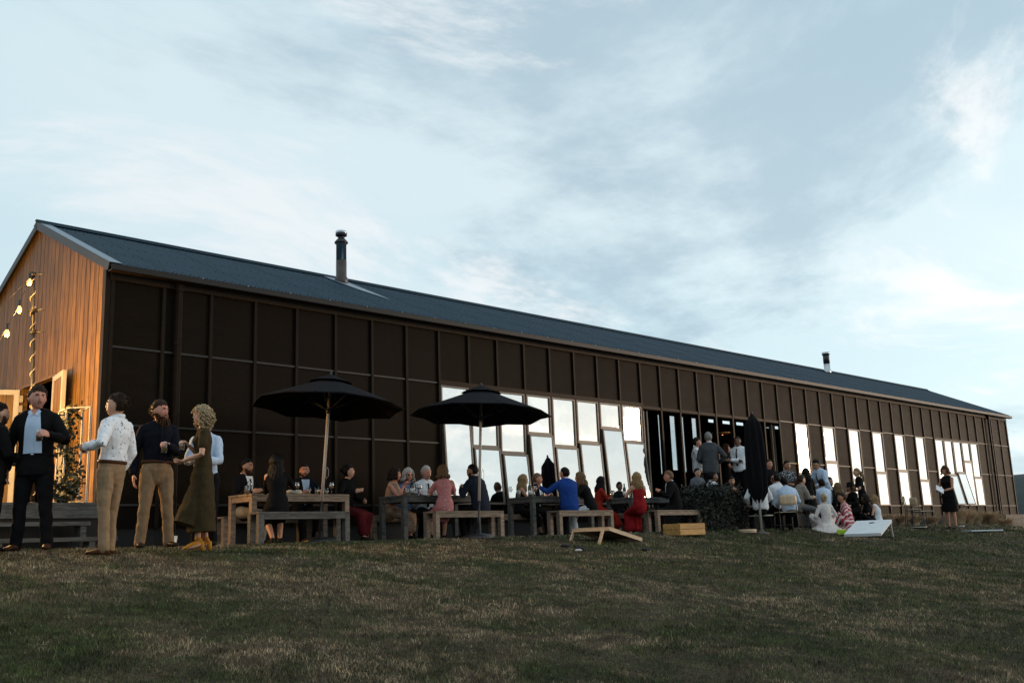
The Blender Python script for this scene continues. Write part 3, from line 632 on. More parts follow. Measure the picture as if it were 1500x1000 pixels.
# ---------------------------------------------------------------- toss-game boards
# near one: frame seen from behind, its high end to the left
def toss_board(hl, hr, ll, lr, holec, mt, label, legs, hole_r=0.075):
    hl, hr, ll, lr = [np.array(p, float) for p in (hl, hr, ll, lr)]
    base = (hl+hr+ll+lr)/4; base[2] = min(hl[2], ll[2])
    e = thing('toss_board', tuple(base), label, 'game board'); nz = np.cross(hr-hl, ll-hl); nz /= np.linalg.norm(nz)
    if nz[2] < 0: nz = -nz
    W = lambda u, v: hl+(hr-hl)*u+(ll-hl)*v            # u across, v from high to low
    # top sheet with a round hole, built as a ring of quads from hole to outline
    mb = MB(); n = 32; ctr = W(0.5, holec); ex = (hr-hl)/np.linalg.norm(hr-hl); ey = (ll-hl)/np.linalg.norm(ll-hl); vs = []
    wd, ln = np.linalg.norm(hr-hl), np.linalg.norm(ll-hl)
    for lev in (0.0, -0.014):
        for k in range(n):
            t = 2*math.pi*k/n; cx_, cy_ = math.cos(t), math.sin(t); vs.append(ctr+ex*hole_r*cx_+ey*hole_r*cy_+nz*lev)
        for k in range(n):
            t = 2*math.pi*k/n; cx_, cy_ = math.cos(t), math.sin(t)
            f = min((wd/2)/max(abs(cx_), 1e-6), ((1-holec)*ln if cy_ > 0 else holec*ln)/max(abs(cy_), 1e-6)); vs.append(ctr+ex*f*cx_+ey*f*cy_+nz*lev)
    # snap four outline points to the corners
    for i, cc in enumerate((hl, hr, ll, lr)):
        for lev in (0, 1):
            o = lev*2*n+n; j = min(range(n), key=lambda k: np.linalg.norm(vs[o+k]-(cc-nz*0.014*lev))); vs[o+j] = cc-nz*0.014*lev
    fs = []
    for k in range(n):
        k2 = (k+1) % n; fs += [(k, k2, n+k2, n+k), (2*n+k, 3*n+k, 3*n+k2, 2*n+k2), (k, 2*n+k, 2*n+k2, k2), (n+k, n+k2, 3*n+k2, 3*n+k)]
    mb.add(vs, fs).build('top', mt, e)
    fr = [(hl, hr), (ll, lr), (hl, ll), (hr, lr)]
    for i, (p, q) in enumerate(fr):
        inw = (base-(p+q)/2); inw -= nz*(inw@nz); inw /= np.linalg.norm(inw)
        dv = (q-p)/np.linalg.norm(q-p)*(0.0 if i < 2 else 0.028)
        MB().bar(p+inw*0.014-nz*0.040+dv, q+inw*0.014-nz*0.040-dv, 0.026, 0.05, nz).build('frame_rail', M_pine if mt is M_pine else mt, e)
    for p, q in legs: MB().bar(p, q, 0.05, 0.035, (hr-hl)/np.linalg.norm(hr-hl)).build('leg', M_pine if mt is M_pine else M_white, e)
    return e
g_ = lambda p: np.array((p[0], p[1], float(ground(p[0], p[1]))))
RT, FW = np.array((0.709, -0.705, 0)), np.array((0.705, 0.709, 0))
A1 = atY(893, 771, 11.0); A2 = A1-RT*0.58+FW*0.36
B1 = A1+RT*0.66+FW*1.0; B1[2] = float(ground(B1[0], B1[1]))+0.095; B2 = B1+(A2-A1); B2[2] = B1[2]
lg1 = A1+np.array((-0.10, 0.06, -0.03)); lg2 = A2+np.array((0.02, 0.02, -0.03))
toss_board(A2, A1, B2, B1, 0.2, M_pine, 'pale pine bean-bag toss board seen from its open back', [(lg1, g_(lg1+np.array((-0.11, 0.02, 0)))-np.array((0, 0, 0.01))), (lg2, g_(lg2+np.array((-0.08, 0.02, 0)))-np.array((0, 0, 0.01)))])
# white board: low end towards us, high end away
lo_l = atY(1236, 779.5, 11.3); lo_r = lo_l+RT*0.70-FW*0.42
zl = max(float(ground(lo_l[0], lo_l[1])), float(ground(lo_r[0], lo_r[1])))+0.07; lo_l[2] = lo_r[2] = zl
hd_ = RT*0.68+FW*1.1; hi_l = lo_l+hd_; hi_r = lo_r+hd_; hi_l[2] = hi_r[2] = zl+0.30
l1 = hi_r-hd_*0.08+np.array((0.0, 0.02, -0.06)); l2 = hi_l-hd_*0.08+np.array((0, 0, -0.06))
toss_board(hi_l, hi_r, lo_l, lo_r, 0.2, M_whiteboard, 'white bean-bag toss board with round hole lying towards the lawn', [(l1, g_(l1+hd_*0.10)-np.array((0, 0, 0.01))), (l2, g_(l2+hd_*0.1)-np.array((0, 0, 0.01)))])
# bean bags
def bag(px, py, Y, mt, label, s=1.0):
    p = atY(px, py, Y); z = float(ground(p[0], Y)); mb = MB(); q = np.random.default_rng(int(px)); n = 14; vs = []
    for i in range(7):
        a_ = math.pi*i/6
        for k in range(n):
            t = 2*math.pi*k/n; sq = 1/max(abs(math.cos(t)), abs(math.sin(t)))**0.6
            vs.append((0.075*s*math.sin(a_)*math.cos(t)*sq, 0.075*s*math.sin(a_)*math.sin(t)*sq, 0.03*s*(1-math.cos(a_))+0.006*q.random()))
    mb.add(vs, [(i*n+k, i*n+(k+1) % n, (i+1)*n+(k+1) % n, (i+1)*n+k) for i in range(6) for k in range(n)])
    o = mb.build('bean_bag', mt, smooth=True, local=True); o.location = (p[0], Y, z+0.002); o.rotation_euler = (0, 0, px); tag(o, label, 'bean bag', 'bean bags on the lawn'); return o
M_bagk = mat('black_cloth', (0.012, 0.012, 0.014), 0.85, var=0.2); M_bagw = mat('white_cloth', (0.5, 0.5, 0.48), 0.85, var=0.1)
bag(828, 795, 10.75, M_bagk, 'black bean bag on the grass left of the pine toss board'); bag(849, 801, 10.35, M_bagk, 'black bean bag in front of the pine toss board leg'); bag(847, 801, 10.2, M_bagw, 'small white bean bag beside a black one on the grass', 0.7)
bag(945, 799, 10.0, M_bagk, 'dark bean bag under the low end of the pine toss board')

# ---------------------------------------------------------------- crate of pale slats
c0 = atY(1003, 785, 12.05); cz = float(ground(c0[0], 12.05))
cr = thing('wooden_crate', (c0[0], 12.05, cz), 'yellow pine slatted crate on the lawn edge by the dark hedge', 'crate')
for i in range(2):
    for y in (-0.2, 0.2): MB().box((-0.42, y-0.01, 0.01+i*0.115), (0.42, y+0.01, 0.01+i*0.115+0.105)).build('slat', M_crate, cr, local=True)
    for x in (-0.43, 0.43): MB().box((x-0.01, -0.188, 0.01+i*0.115), (x+0.01, 0.188, 0.01+i*0.115+0.105)).build('slat', M_crate, cr, local=True)
for x in (-0.395, 0.395):
    for y in (-0.165, 0.165): MB().box((x-0.02, y-0.02, 0), (x+0.02, y+0.02, 0.235)).build('corner_post', M_crate, cr, local=True)
MB().box((-0.37, -0.14, 0.0), (0.37, 0.14, 0.012)).build('base_board', M_crate, cr, local=True)

# ---------------------------------------------------------------- chairs
def chair(X, Y, z, phi, mt, label, seat=True):
    e = thing('chair', (X, Y, z), label, 'chair', None, -R(phi)); r = 0.011
    for s in (-1, 1):
        MB().tube([(s*0.21, 0.22, 0), (s*0.20, 0.19, 0.44)], r, 8).build('leg', M_black, e, True, True)
        MB().tube([(s*0.21, -0.24, 0), (s*0.20, -0.19, 0.44), (s*0.19, -0.24, 0.82)], r, 8).build('leg', M_black, e, True, True)
        MB().tube([(s*0.20, 0.19, 0.43), (s*0.20, -0.19, 0.43)], r, 8).build('seat_rail', M_black, e, True, True)
    mb = MB(); vs = []
    for j in range(5):
        for i in range(9):
            u = i/8*2-1; v = j/4; k = 1-0.14*abs(u)**3; vs.append((u*0.205*(1 if 0 < j < 4 else 0.93), -0.235-0.035*(1-u*u)-0.01*v, 0.60+0.22*v+0.015*(1-u*u)*(v-0.4)))
    vs += [(x, y-0.012, z_) for x, y, z_ in vs]; m_ = 45
    fs = [(j*9+i, j*9+i+1, (j+1)*9+i+1, (j+1)*9+i) for j in range(4) for i in range(8)]; fs += [tuple(m_+q for q in reversed(f)) for f in fs]
    rim = [i for i in range(9)]+[j*9+8 for j in range(1, 5)]+[36+i for i in range(7, -1, -1)]+[j*9 for j in range(3, 0, -1)]
    fs += [(rim[q], m_+rim[q], m_+rim[(q+1) % len(rim)], rim[(q+1) % len(rim)]) for q in range(len(rim))]
    mb.add(vs, fs).build('backrest', mt, e, True, True)
    MB().box((-0.205, -0.19, 0.435), (0.205, 0.20, 0.452)).build('seat', mt, e, local=True, bevel=0.006)
    MB().tube([(-0.21, 0.2, 0.16), (0.21, 0.2, 0.16)], 0.008, 6).build('stretcher', M_black, e, True, True)
    return e
M_chply = mat('bent_plywood', (0.55, 0.40, 0.25), 0.35, var=0.15, scale=3, stretch=(6, 1, 1), spec=0.5)
for px, py, Y, ph, lb in ((1339, 752, 12.3, 150, 'empty plywood and black metal chair next to the tan grasses'), (1352, 752, 12.0, 128, 'empty plywood chair beside the woman in black reading papers')):
    p = atY(px, py, Y); chair(p[0], Y, float(ground(p[0], Y)), ph, M_chply, lb)

# ---------------------------------------------------------------- hedge, ornamental grasses, climbing plant
def leaf_cloud(name, mt, parent, pts, size, seed, asp=2.2):
    q = np.random.default_rng(seed); n = len(pts); a_ = q.normal(size=(n, 3)); a_ /= np.linalg.norm(a_, axis=1)[:, None]; b_ = np.cross(a_, q.normal(size=(n, 3))); b_ /= np.linalg.norm(b_, axis=1)[:, None]
    s = size*(0.6+0.8*q.random((n, 1))); V = np.stack([pts-a_*s, pts+b_*s/asp, pts+a_*s, pts-b_*s/asp], 1).reshape(-1, 3)
    me = bpy.data.meshes.new(name); me.from_pydata(V.tolist(), [], np.arange(4*n).reshape(-1, 4).tolist()); me.materials.append(mt)
    o = bpy.data.objects.new(name, me); col.objects.link(o); o.parent = parent; return o
M_leaf = mat('hedge_leaf', (0.008, 0.012, 0.006), 0.55, var=0.5, scale=9)
h0 = atY(1008, 780, 12.95); h1 = atY(1092, 780, 12.75)
hx0, hx1 = h0[0]+0.05, h1[0]-0.05; hc = ((hx0+hx1)/2, 12.95)
hg = thing('hedge', (hc[0], hc[1], PZ), 'rounded dark clipped hedge between the tables and closed umbrella', 'hedge')
q = np.random.default_rng(3); pts = []
while len(pts) < 11000:
    u, v, w_ = q.uniform(-1, 1, 3); w_ = abs(w_)
    rr = (abs(u)**5+abs(v)**5+w_**5)**0.2
    if rr < 1 and rr > 0.66+0.25*q.random(): k = 1+0.07*math.sin(u*7+v*5)+0.06*math.sin(v*11+w_*7+u*3)+0.05*q.normal()*(q.random() < 0.25); pts.append((u*(hx1-hx0)/2*k, v*0.42*k, w_*0.95*k))
lf = leaf_cloud('foliage', M_leaf, hg, np.array(pts), 0.035, 4); lf['kind'] = 'stuff'
core = MB(); vs = []
for i in range(9):
    a_ = math.pi/2*i/8
    for k in range(24):
        t = 2*math.pi*k/24; f = lambda c: math.copysign(abs(c)**0.62, c); vs.append((f(math.cos(t))*f(math.cos(a_))*(hx1-hx0)/2*0.82, f(math.sin(t))*f(math.cos(a_))*0.35, f(math.sin(a_))*0.82))
core.add(vs, [(i*24+k, i*24+(k+1) % 24, (i+1)*24+(k+1) % 24, (i+1)*24+k) for i in range(8) for k in range(24)]).build('branches', mat('hedge_twigs', (0.008, 0.009, 0.006), 0.9), hg, True, True)
M_tuss = mat('dry_tussock', (0.52, 0.37, 0.23), 0.8, var=0.35, scale=6)
def tussock(X, Y, z, r, h, n, seed, label):
    q = np.random.default_rng(seed); V = []; F = []
    for i in range(n):
        a_ = q.uniform(0, 6.283); l = h*q.uniform(0.7, 1.15); sp = r*q.uniform(0.25, 1.0); d = np.array((math.cos(a_), math.sin(a_), 0)); p0 = d*0.10*q.random()*r*2; pw = np.array((-d[1], d[0], 0))*0.010*q.uniform(0.6, 1.6)
        b = len(V); k = 5
        for j in range(k):
            s = j/(k-1); c_ = p0+d*sp*s**1.7+np.array((0, 0, l*(s-0.38*s**3))); ww = pw*(1-0.85*s); V += [c_-ww, c_+ww]
        F += [(b+2*j, b+2*j+1, b+2*j+3, b+2*j+2) for j in range(k-1)]
    e = thing('tussock_grass', (X, Y, z), label, 'plant', 'tussock grasses along the far wall'); me = bpy.data.meshes.new('blades'); me.from_pydata([tuple(v) for v in V], [], F); me.materials.append(M_tuss)
    o = bpy.data.objects.new('blades', me); col.objects.link(o); o.parent = e; o['kind'] = 'stuff'; return e
for i, (px, Y) in enumerate(((1408, 14.3), (1420, 14.2), (1432, 14.3), (1445, 14.2), (1456, 13.9), (1322, 14.6), (1300, 14.6), (1342, 14.6), (1366, 14.6), (1474, 13.4))):
    p = atY(px, 768, Y); tussock(p[0], Y, float(ground(p[0], Y)), 0.55, 1.0 if i < 5 else 0.6, 420, 20+i, 'dry tan tussock grass growing along the foot of the far barn wall')
# ---------------------------------------------------------------- lamps by the gable
pb = atY(50, 700, 16.0); pb = np.array((pb[0], 16.0, 0.80)); ptop = atY(48, 402, 16.0)
lp = thing('light_pole', tuple(pb), 'tall black pole wrapped with cable carrying the festoon lights at the gable', 'pole')
ax = ptop-pb
MB().tube([(0, 0, 0), tuple(ax)], 0.032, 12, round_ends=False).build('pole', M_black, lp, True, True)
MB().lathe([(0.0, 0), (0.12, 0), (0.12, 0.02), (0.045, 0.03), (0.045, 0.08), (0, 0.08)], 16).build('foot', M_black, lp, True, True)
cb = MB(); cb.tube([ax*s+np.array((0.036*math.cos(s*95), 0.036*math.sin(s*95), 0)) for s in np.linspace(0.05, 0.98, 220)], 0.007, 6)
cb.build('cable_wrap', mat('pale_cable', (0.30, 0.25, 0.2), 0.4), lp, True, True)
for s, r in ((0.74, 0.06), (0.835, 0.07), (0.995, 0.05)):
    MB().lathe([(r, 0), (r, 0.05), (0.03, 0.06), (0.03, 0.0)], 12, tuple(ax*s)).build('collar', M_black, lp, True, True)
    MB().tube([tuple(ax*s+np.array((0.02, -0.02, 0.02))), tuple(ax*s+np.array((0.12, -0.11, 0.03)))], 0.016, 8).build('bracket', M_black, lp, True, True)
def festoon(pts, bulbs, label, power, dim=0):
    e = thing('festoon_lights', tuple(pts[0]), label, 'string lights', None); o_ = np.array(pts[0])
    MB().tube([p-o_ for p in pts], 0.006, 6).build('cable', M_black, e, True, True)
    for bi, p in enumerate(bulbs):
        h = np.array(p)-o_
        MB().tube([h+np.array((0, 0, 0.13)), h+np.array((0, 0, 0.05))], 0.018, 8).build('lamp_holder', M_black, e, True, True)
        b_ = MB().lathe([(0.0, -0.055), (0.026, -0.045), (0.038, -0.015), (0.034, 0.015), (0.018, 0.045), (0.015, 0.06)], 12, tuple(h)).build('bulb', M_bulb, e, True, True)
        l = bpy.data.lights.new('bulb_light', 'POINT'); l.energy = power*(0.12 if bi < dim else 1); l.color = (1.0, 0.52, 0.13); l.shadow_soft_size = 0.05
        lo_ = bpy.data.objects.new('bulb_light', l); col.objects.link(lo_); lo_.parent = e; lo_.location = tuple(h+np.array((0, 0, -0.075)))
bl = [atY(43, 413, 15.75), atY(28, 453, 15.2), atY(10, 488, 14.7)]
ext = [np.array((4.50, 15.50, 2.55)), np.array((3.95, 15.70, 2.2)), np.array((3.35, 15.90, 2.3)), np.array((2.70, 16.10, 2.9))]  # unseen bulbs added past the last seen one to brighten the low gable corner
seq = [ptop]+bl+ext; cab = []
for i in range(len(seq)-1):
    for s in np.linspace(0, 1, 6)[:-1]:
        p = seq[i]*(1-s)+seq[i+1]*s; cab.append(p+np.array((0, 0, 0.12-0.05*math.sin(math.pi*s)+(0 if i else -0.12*(1-s)))))
cab.append(seq[-1]+np.array((0, 0, 0.12)))
festoon(cab, bl+ext, 'string of lit warm bulbs sagging from the pole by the gable, more added out of view', 280.0, 3)
w0 = ptop; w1 = np.array((1.2, 17.2, 4.4))
e2 = [w0*(1-s)+w1*s-np.array((0, 0, 1.9*math.sin(math.pi*s))) for s in np.linspace(0, 1, 12)]
festoon(e2, [e2[i]-np.array((0, 0, 0.12)) for i in (4, 6, 8, 10)], 'second string leaving the pole top along the gable, its unseen bulbs added', 120.0)  # bulbs on this strand are added out of view to light the gable
# post that holds the far end of the first string
p2 = seq[-1]; gz = 0.80
o = MB().tube([(0, 0, -0.1), (0, 0, p2[2]+0.13-gz)], 0.035, 10, round_ends=False).build('light_post', M_black, smooth=True, local=True); o.location = (p2[0], p2[1], gz); tag(o, 'black post on the landing at the low end of the sagging bulb string', 'pole')
o = MB().tube([(0, 0, -0.1), (0, 0, w1[2]+0.02-0.78)], 0.035, 10, round_ends=False).build('light_post', M_black, smooth=True, local=True); o.location = (w1[0], w1[1], 0.80); tag(o, 'black post on the landing at the end of the second bulb string', 'pole')

# ---------------------------------------------------------------- white frame stand with plants
fb = [atY(91, 730, 15.05), atY(126, 737, 14.75)]
f0 = np.array((fb[0][0], fb[0][1], 0.80)); f1 = np.array((fb[1][0], fb[1][1], 0.80)); hh = atY(124, 595, 14.75)[2]-0.80
fd = np.array((0.05, 0.42, 0))
fs_ = thing('frame_stand', tuple((f0+f1)/2+fd/2), 'thin white open metal frame stand with trailing plant at the gable', 'stand')
cor = [f0, f1, f1+fd, f0+fd]; zz = np.array((0, 0, hh))
for i in range(4):
    MB().bar(cor[i], cor[i]+zz, 0.022, 0.022, (1, 0, 0)).build('upright', M_white, fs_)
    MB().bar(cor[i]+zz, cor[(i+1) % 4]+zz, 0.022, 0.020).build('top_rail', M_white, fs_)
    MB().bar(cor[i]+zz*0.02, cor[(i+1) % 4]+zz*0.02, 0.022, 0.020).build('bottom_rail', M_white, fs_)
M_vine = mat('vine_leaf', (0.022, 0.026, 0.010), 0.6, var=0.5, scale=9)
def plant(loc, pts_fn, n, size, seed, label, stems):
    e = thing('trailing_plant', loc, label, 'plant'); q = np.random.default_rng(seed)
    leaf_cloud('leaves', M_vine, e, np.array([pts_fn(q) for _ in range(n)]), size, seed, 1.7)['kind'] = 'stuff'
    mb = MB()
    for s in stems: mb.tube(s, 0.007, 5)
    mb.build('stem', mat('vine_stem', (0.05, 0.035, 0.02), 0.8), e, True, True)
def vine(q):
    s = q.random(); return np.array((0.10*math.sin(s*7)+q.normal(0, 0.07), 0.05*math.cos(s*5)+q.normal(0, 0.07), 0.05+s*1.42+q.normal(0, 0.05)))
vb = atY(97, 736, 15.1)
plant((vb[0], 15.1, 0.80), vine, 520, 0.045, 8, 'leafy vine climbing the white frame stand', [[(0.10*math.sin(s*7), 0.05*math.cos(s*5), 0.0+s*1.45) for s in np.linspace(0, 1, 14)]])
def bush(q):
    v = q.normal(size=3); v /= np.linalg.norm(v); return np.array((v[0]*0.20, v[1]*0.20, 0.22+v[2]*0.20))*(0.6+0.5*q.random())
vb2 = atY(98, 735, 14.85); plant((vb2[0]-0.1, 14.72, 0.80), bush, 260, 0.045, 9, 'low dark leafy plant on the landing by the frame stand', [[(0, 0, 0), (0.02, 0.01, 0.15)], [(0, 0, 0), (-0.06, 0.02, 0.2)]])
# ---------------------------------------------------------------- glasses and small things
def tumbler(loc, label, fill, h=0.13, r=0.036, name='beer_glass', lev=0.75):
    e = thing(name, loc, label, 'glass', None)
    MB().lathe([(0.0, 0.0), (r*0.86, 0.0), (r, h), (r-0.003, h), (r*0.86-0.003, 0.008), (0.0, 0.008)], 16).build('glass', M_cglass, e, True, True)
    if fill: MB().lathe([(0.0, 0.0095), (r*0.84-0.003, 0.0095), (r*0.86+(r*0.14)*lev-0.0045, h*lev), (0, h*lev)], 16).build('drink', fill, e, True, True)
    return e
def wineglass(loc, label, fill):
    e = thing('wine_glass', loc, label, 'glass', 'glasses on the tables')
    MB().lathe([(0, 0), (0.034, 0.0), (0.034, 0.003), (0.005, 0.008), (0.004, 0.085), (0.022, 0.10), (0.040, 0.135), (0.038, 0.175), (0.030, 0.205), (0.028, 0.205), (0.036, 0.175), (0.0375, 0.135), (0.020, 0.104), (0.0, 0.10)], 16).build('glass', M_cglass, e, True, True)
    if fill: MB().lathe([(0.0, 0.105), (0.019, 0.1065), (0.0355, 0.135), (0.0, 0.1352)], 16).build('drink', fill, e, True, True)
    return e
TZ = PZ+0.7455
for px, Y, f, lb in ((427, 13.55, None, 'empty stemmed glass beside the clutch bag, on the phone side'), (435, 13.62, M_wine, 'stemmed glass of white wine behind the clutch bag'), (486, 13.55, M_wine, 'stemmed glass of white wine in front of the woman in wine red skirt'), (366, 13.72, None, 'empty stemmed glass by the seated bearded man in tie'),
        (614, 13.50, M_wine, 'stemmed wine glass on the table by the white-haired man'), (784, 13.55, M_wine, 'stemmed glass of white wine under the outstretched blue sleeve'), (748, 13.75, None, 'empty stemmed glass at the table end by the bare-shouldered blonde'), (941, 13.5, None, 'stemmed wine glass on the table between two women in red')):
    p = atY(px, 722, Y); wineglass((p[0], Y, TZ), lb, f)
for px, Y, lb in ((361, 13.5, 'half full tumbler in front of the seated bearded man in tie'), (464, 13.6, 'tumbler on the first table near the umbrella pole'), (608, 13.7, 'tumbler on the second table by the blonde woman in glasses'), (780, 13.8, 'tumbler on the third table by the suited man')):
    p = atY(px, 722, Y); tumbler((p[0], Y, TZ), lb, M_wine, 0.12, 0.036, 'tumbler', 0.5)
M_bottle = mat('green_bottle', (0.010, 0.022, 0.008), 0.12, spec=0.6)
def bottle(px, Y, lb):
    p = atY(px, 722, Y); e = thing('bottle', (p[0], Y, TZ), lb, 'bottle', None)
    MB().lathe([(0, 0), (0.036, 0), (0.037, 0.01), (0.037, 0.17), (0.030, 0.21), (0.014, 0.235), (0.013, 0.285), (0.015, 0.287), (0.015, 0.30), (0, 0.30)], 16).build('bottle_glass', M_bottle, e, True, True)
    MB().lathe([(0.0378, 0.05), (0.0378, 0.13)], 16).build('bottle_label', M_china, e, True, True)
for px, Y, lb in ((604, 13.62, 'dark bottle between the floral dress and the white-haired man'), (776, 13.7, 'dark bottle by the bare-shouldered blonde woman'), (915, 13.6, 'dark bottle by the small dark-haired person')): bottle(px, Y, lb)
for px, Y, lb in ((452, 13.7, 'small tumbler by the hand of the smiling man'), (478, 13.75, 'tumbler next to the wine of the woman in red skirt'), (596, 13.5, 'tumbler at the clasped hands of the floral dress'), (632, 13.75, 'tumbler in front of the dark tie'), (795, 13.7, 'tumbler in front of the open white collar'), (760, 13.55, 'tumbler at the near table corner by the blonde'), (928, 13.75, 'tumbler at the red off-shoulder dress'), (896, 13.6, 'tumbler at the hands of the orange-red dress')):
    p = atY(px, 722, Y); tumbler((p[0], Y, TZ), lb, M_wine, 0.12, 0.036, 'tumbler', 0.55)
p = atY(431, 722, 13.45); o = MB().lathe([(0.0, 0), (0.09, 0), (0.115, 0.02), (0.115, 0.055), (0.09, 0.07), (0, 0.072)], 20).build('bread_plate', mat('linen', (0.42, 0.36, 0.29), 0.8, var=0.2), smooth=True, local=True)
o.location = (p[0], 13.45, TZ); o.scale = (1.15, 0.7, 0.9); tag(o, 'round pale clutch bag lying on the first picnic table', 'bag')
p = atY(107, 730, 14.68); tumbler((p[0], 14.68, 0.801), 'empty tall glass standing on the grey timber landing', None, 0.15, 0.038, 'tumbler')
p = atY(251, 796, 13.0); o = MB().lathe([(0.0, 0), (0.06, 0), (0.078, 0.14), (0.072, 0.14), (0.056, 0.012), (0, 0.012)], 18).build('bucket', M_china, smooth=True, local=True); o.location = (p[0], 13.0, PZ); tag(o, 'small white tub on the ground behind the bearded man', 'tub')
# low table, log slice and plates between the chairs at the right
p = atY(1110, 765, 12.55); lt = thing('low_table', (p[0], 12.55, float(ground(p[0], 12.55))), 'low white-topped table on thin black legs near the seated men', 'table')
MB().lathe([(0, 0.30), (0.36, 0.30), (0.36, 0.325), (0, 0.325)], 28).build('table_top', M_white, lt, True, True)
for k in range(3):
    a_ = 2.1*k; MB().tube([(0.25*math.cos(a_), 0.25*math.sin(a_), 0), (0.2*math.cos(a_), 0.2*math.sin(a_), 0.30)], 0.010, 8).build('leg', M_black, lt, True, True)
for i, dx in enumerate((-0.15, 0.12)): tumbler((p[0]+dx, 12.5+0.05*i, float(ground(p[0], 12.55))+0.326), ('tumbler on the low white table nearer the hedge', 'tumbler on the low white table nearer the chair')[i], M_wine, 0.12, 0.036, 'tumbler', 0.4)
p = atY(1095, 781, 12.1); z = float(ground(p[0], 12.1)); o = MB().lathe([(0, 0), (0.19, 0), (0.20, 0.05), (0.19, 0.075), (0, 0.08)], 22).build('log_slice', M_pine, smooth=False, local=True); o.location = (p[0], 12.1, z); tag(o, 'round slice of pale log on the grass by the closed umbrella', 'log')
# lime handbag
p = atY(1233, 775, 11.6); z = float(ground(p[0], 11.6)); hb_ = thing('handbag', (p[0], 11.6, z), 'lime green handbag on the grass beside the white toss board', 'bag', None, -R(225)); hb_.scale = (0.75, 0.75, 0.62)
M_lime = mat('lime_leather', (0.42, 0.62, 0.03), 0.5, var=0.1)
MB().prism([(-0.15, -0.05, 0.0), (0.15, -0.05, 0.0), (0.14, -0.04, 0.20), (-0.13, -0.04, 0.19)], (0, 0.10, 0)).build('bag_body', M_lime, hb_, local=True, bevel=0.015)
MB().tube([(-0.08, 0, 0.19), (-0.06, 0, 0.27), (0.06, 0, 0.27), (0.08, 0, 0.19)], 0.008, 6).build('handle', M_lime, hb_, True, True)
# pale-blue board and a saucer lying at the lawn edge, dark planting bed
p = atY(1438, 777, 11.0); z = float(ground(p[0], 11.0)); o = MB().box((-0.62, -0.2, 0), (0.62, 0.2, 0.04)).build('painted_board', mat('pale_blue_paint', (0.34, 0.42, 0.45), 0.5, var=0.1), local=True, bevel=0.008); o.location = (p[0], 11.0, z+0.02); o.rotation_euler = (0, 0.01, -R(20)); tag(o, 'pale blue painted board lying flat on the grass', 'board')
p = atY(1408, 769, 11.9); z = float(ground(p[0], 11.9)); o = MB().lathe([(0, 0), (0.06, 0), (0.10, 0.05), (0.09, 0.05), (0.05, 0.012), (0, 0.012)], 18).build('saucer', M_china, smooth=True, local=True); o.location = (p[0], 11.9, z+0.01); tag(o, 'small white bowl on the ground by the woman with papers', 'bowl')
p = atY(1336, 770, 12.3); z = float(ground(p[0], 12.3)); o = MB().lathe([(0, 0.01), (0.22, 0.01), (0.24, 0.03), (0, 0.03)], 22).build('plate', M_china, smooth=True, local=True); o.location = (p[0]-0.3, 12.0, float(ground(p[0]-0.3, 12.0))+0.002); tag(o, 'white round tray on the ground under the empty chairs', 'tray')
# copper pendant inside the doors
p = atY(1058, 632, 16.6); pl = thing('pendant_lamp', tuple(p), 'copper dome pendant lamp inside the open doors, lit to stand for its reflections', 'lamp')
MB().lathe([(0.30, -0.10), (0.29, -0.02), (0.22, 0.10), (0.10, 0.19), (0.03, 0.22), (0.0, 0.22)], 28).build('lamp_shade', M_copper, pl, True, True)
MB().tube([(0, 0, 0.2), (0, 0, ZE+0.6-p[2])], 0.006, 6).build('lamp_cord', M_black, pl, True, True)
MB().ball((0, 0, -0.02), 0.045).build('glow_bulb', emis('pendant_glow', (1.0, 0.5, 0.18), 12.0), pl, True, True)  # lit bulb added; the copper itself only reflects
l = bpy.data.lights.new('pendant_glow_light', 'POINT'); l.energy = 4.0; l.color = (1.0, 0.5, 0.2); l.shadow_soft_size = 0.05; lo_ = bpy.data.objects.new('pendant_glow_light', l); col.objects.link(lo_); lo_.parent = pl; lo_.location = (0, 0, -0.08)  # added light standing in for the reflection in the copper

# ---------------------------------------------------------------- people
def rotz(a): c, s = math.cos(a), math.sin(a); return np.array(((c, -s, 0), (s, c, 0), (0, 0, 1.)))
def rotx(a): c, s = math.cos(a), math.sin(a); return np.array(((1, 0, 0), (0, c, -s), (0, s, c)))
def roty(a): c, s = math.cos(a), math.sin(a); return np.array(((c, 0, s), (0, 1, 0), (-s, 0, c)))
def ga(d, c, w): return np.exp(-sum(((d[..., i]-c[i])/w[i])**2 for i in range(3)))
def headpos(d, fem=False):                      # unit directions -> head surface, metres for a 1.75 m person; y is forward
    d = np.asarray(d, float); x, y, z = d[..., 0], d[..., 1], d[..., 2]
    ax = 0.074 if not fem else 0.071
    lo = np.clip(-z, 0, 1); hi = np.clip(z, 0, 1); fr = np.clip(y, 0, 1); bk = np.clip(-y, 0, 1)
    px = ax*x*(1-0.30*lo**1.6-0.02*hi); py = y*(0.092*fr/(fr+bk+1e-9)+0.100*bk/(fr+bk+1e-9)); pz = z*np.where(z > 0, 0.108, 0.122)
    py = py+lo**2*0.022*fr-0.0; py = np.where(y < 0, py*(1-0.38*lo**1.2), py)
    nose = ga(d, (0, 1.0, -0.16), (0.13, 0.6, 0.14))+0.45*ga(d, (0, 1.0, 0.06), (0.10, 0.6, 0.16))
    py = py+0.024*nose-0.010*(ga(d, (0.36, 0.9, 0.08), (0.17, 0.5, 0.12))+ga(d, (-0.36, 0.9, 0.08), (0.17, 0.5, 0.12)))
    py = py+0.006*ga(d, (0, 0.9, 0.30), (0.5, 0.5, 0.12))+0.008*ga(d, (0, 0.9, -0.46), (0.22, 0.5, 0.09))+0.010*ga(d, (0, 0.7, -0.78), (0.25, 0.5, 0.16))
    return np.stack([px, py, pz], -1)
_uv = [(i, k) for i in range(27) for k in range(36)]
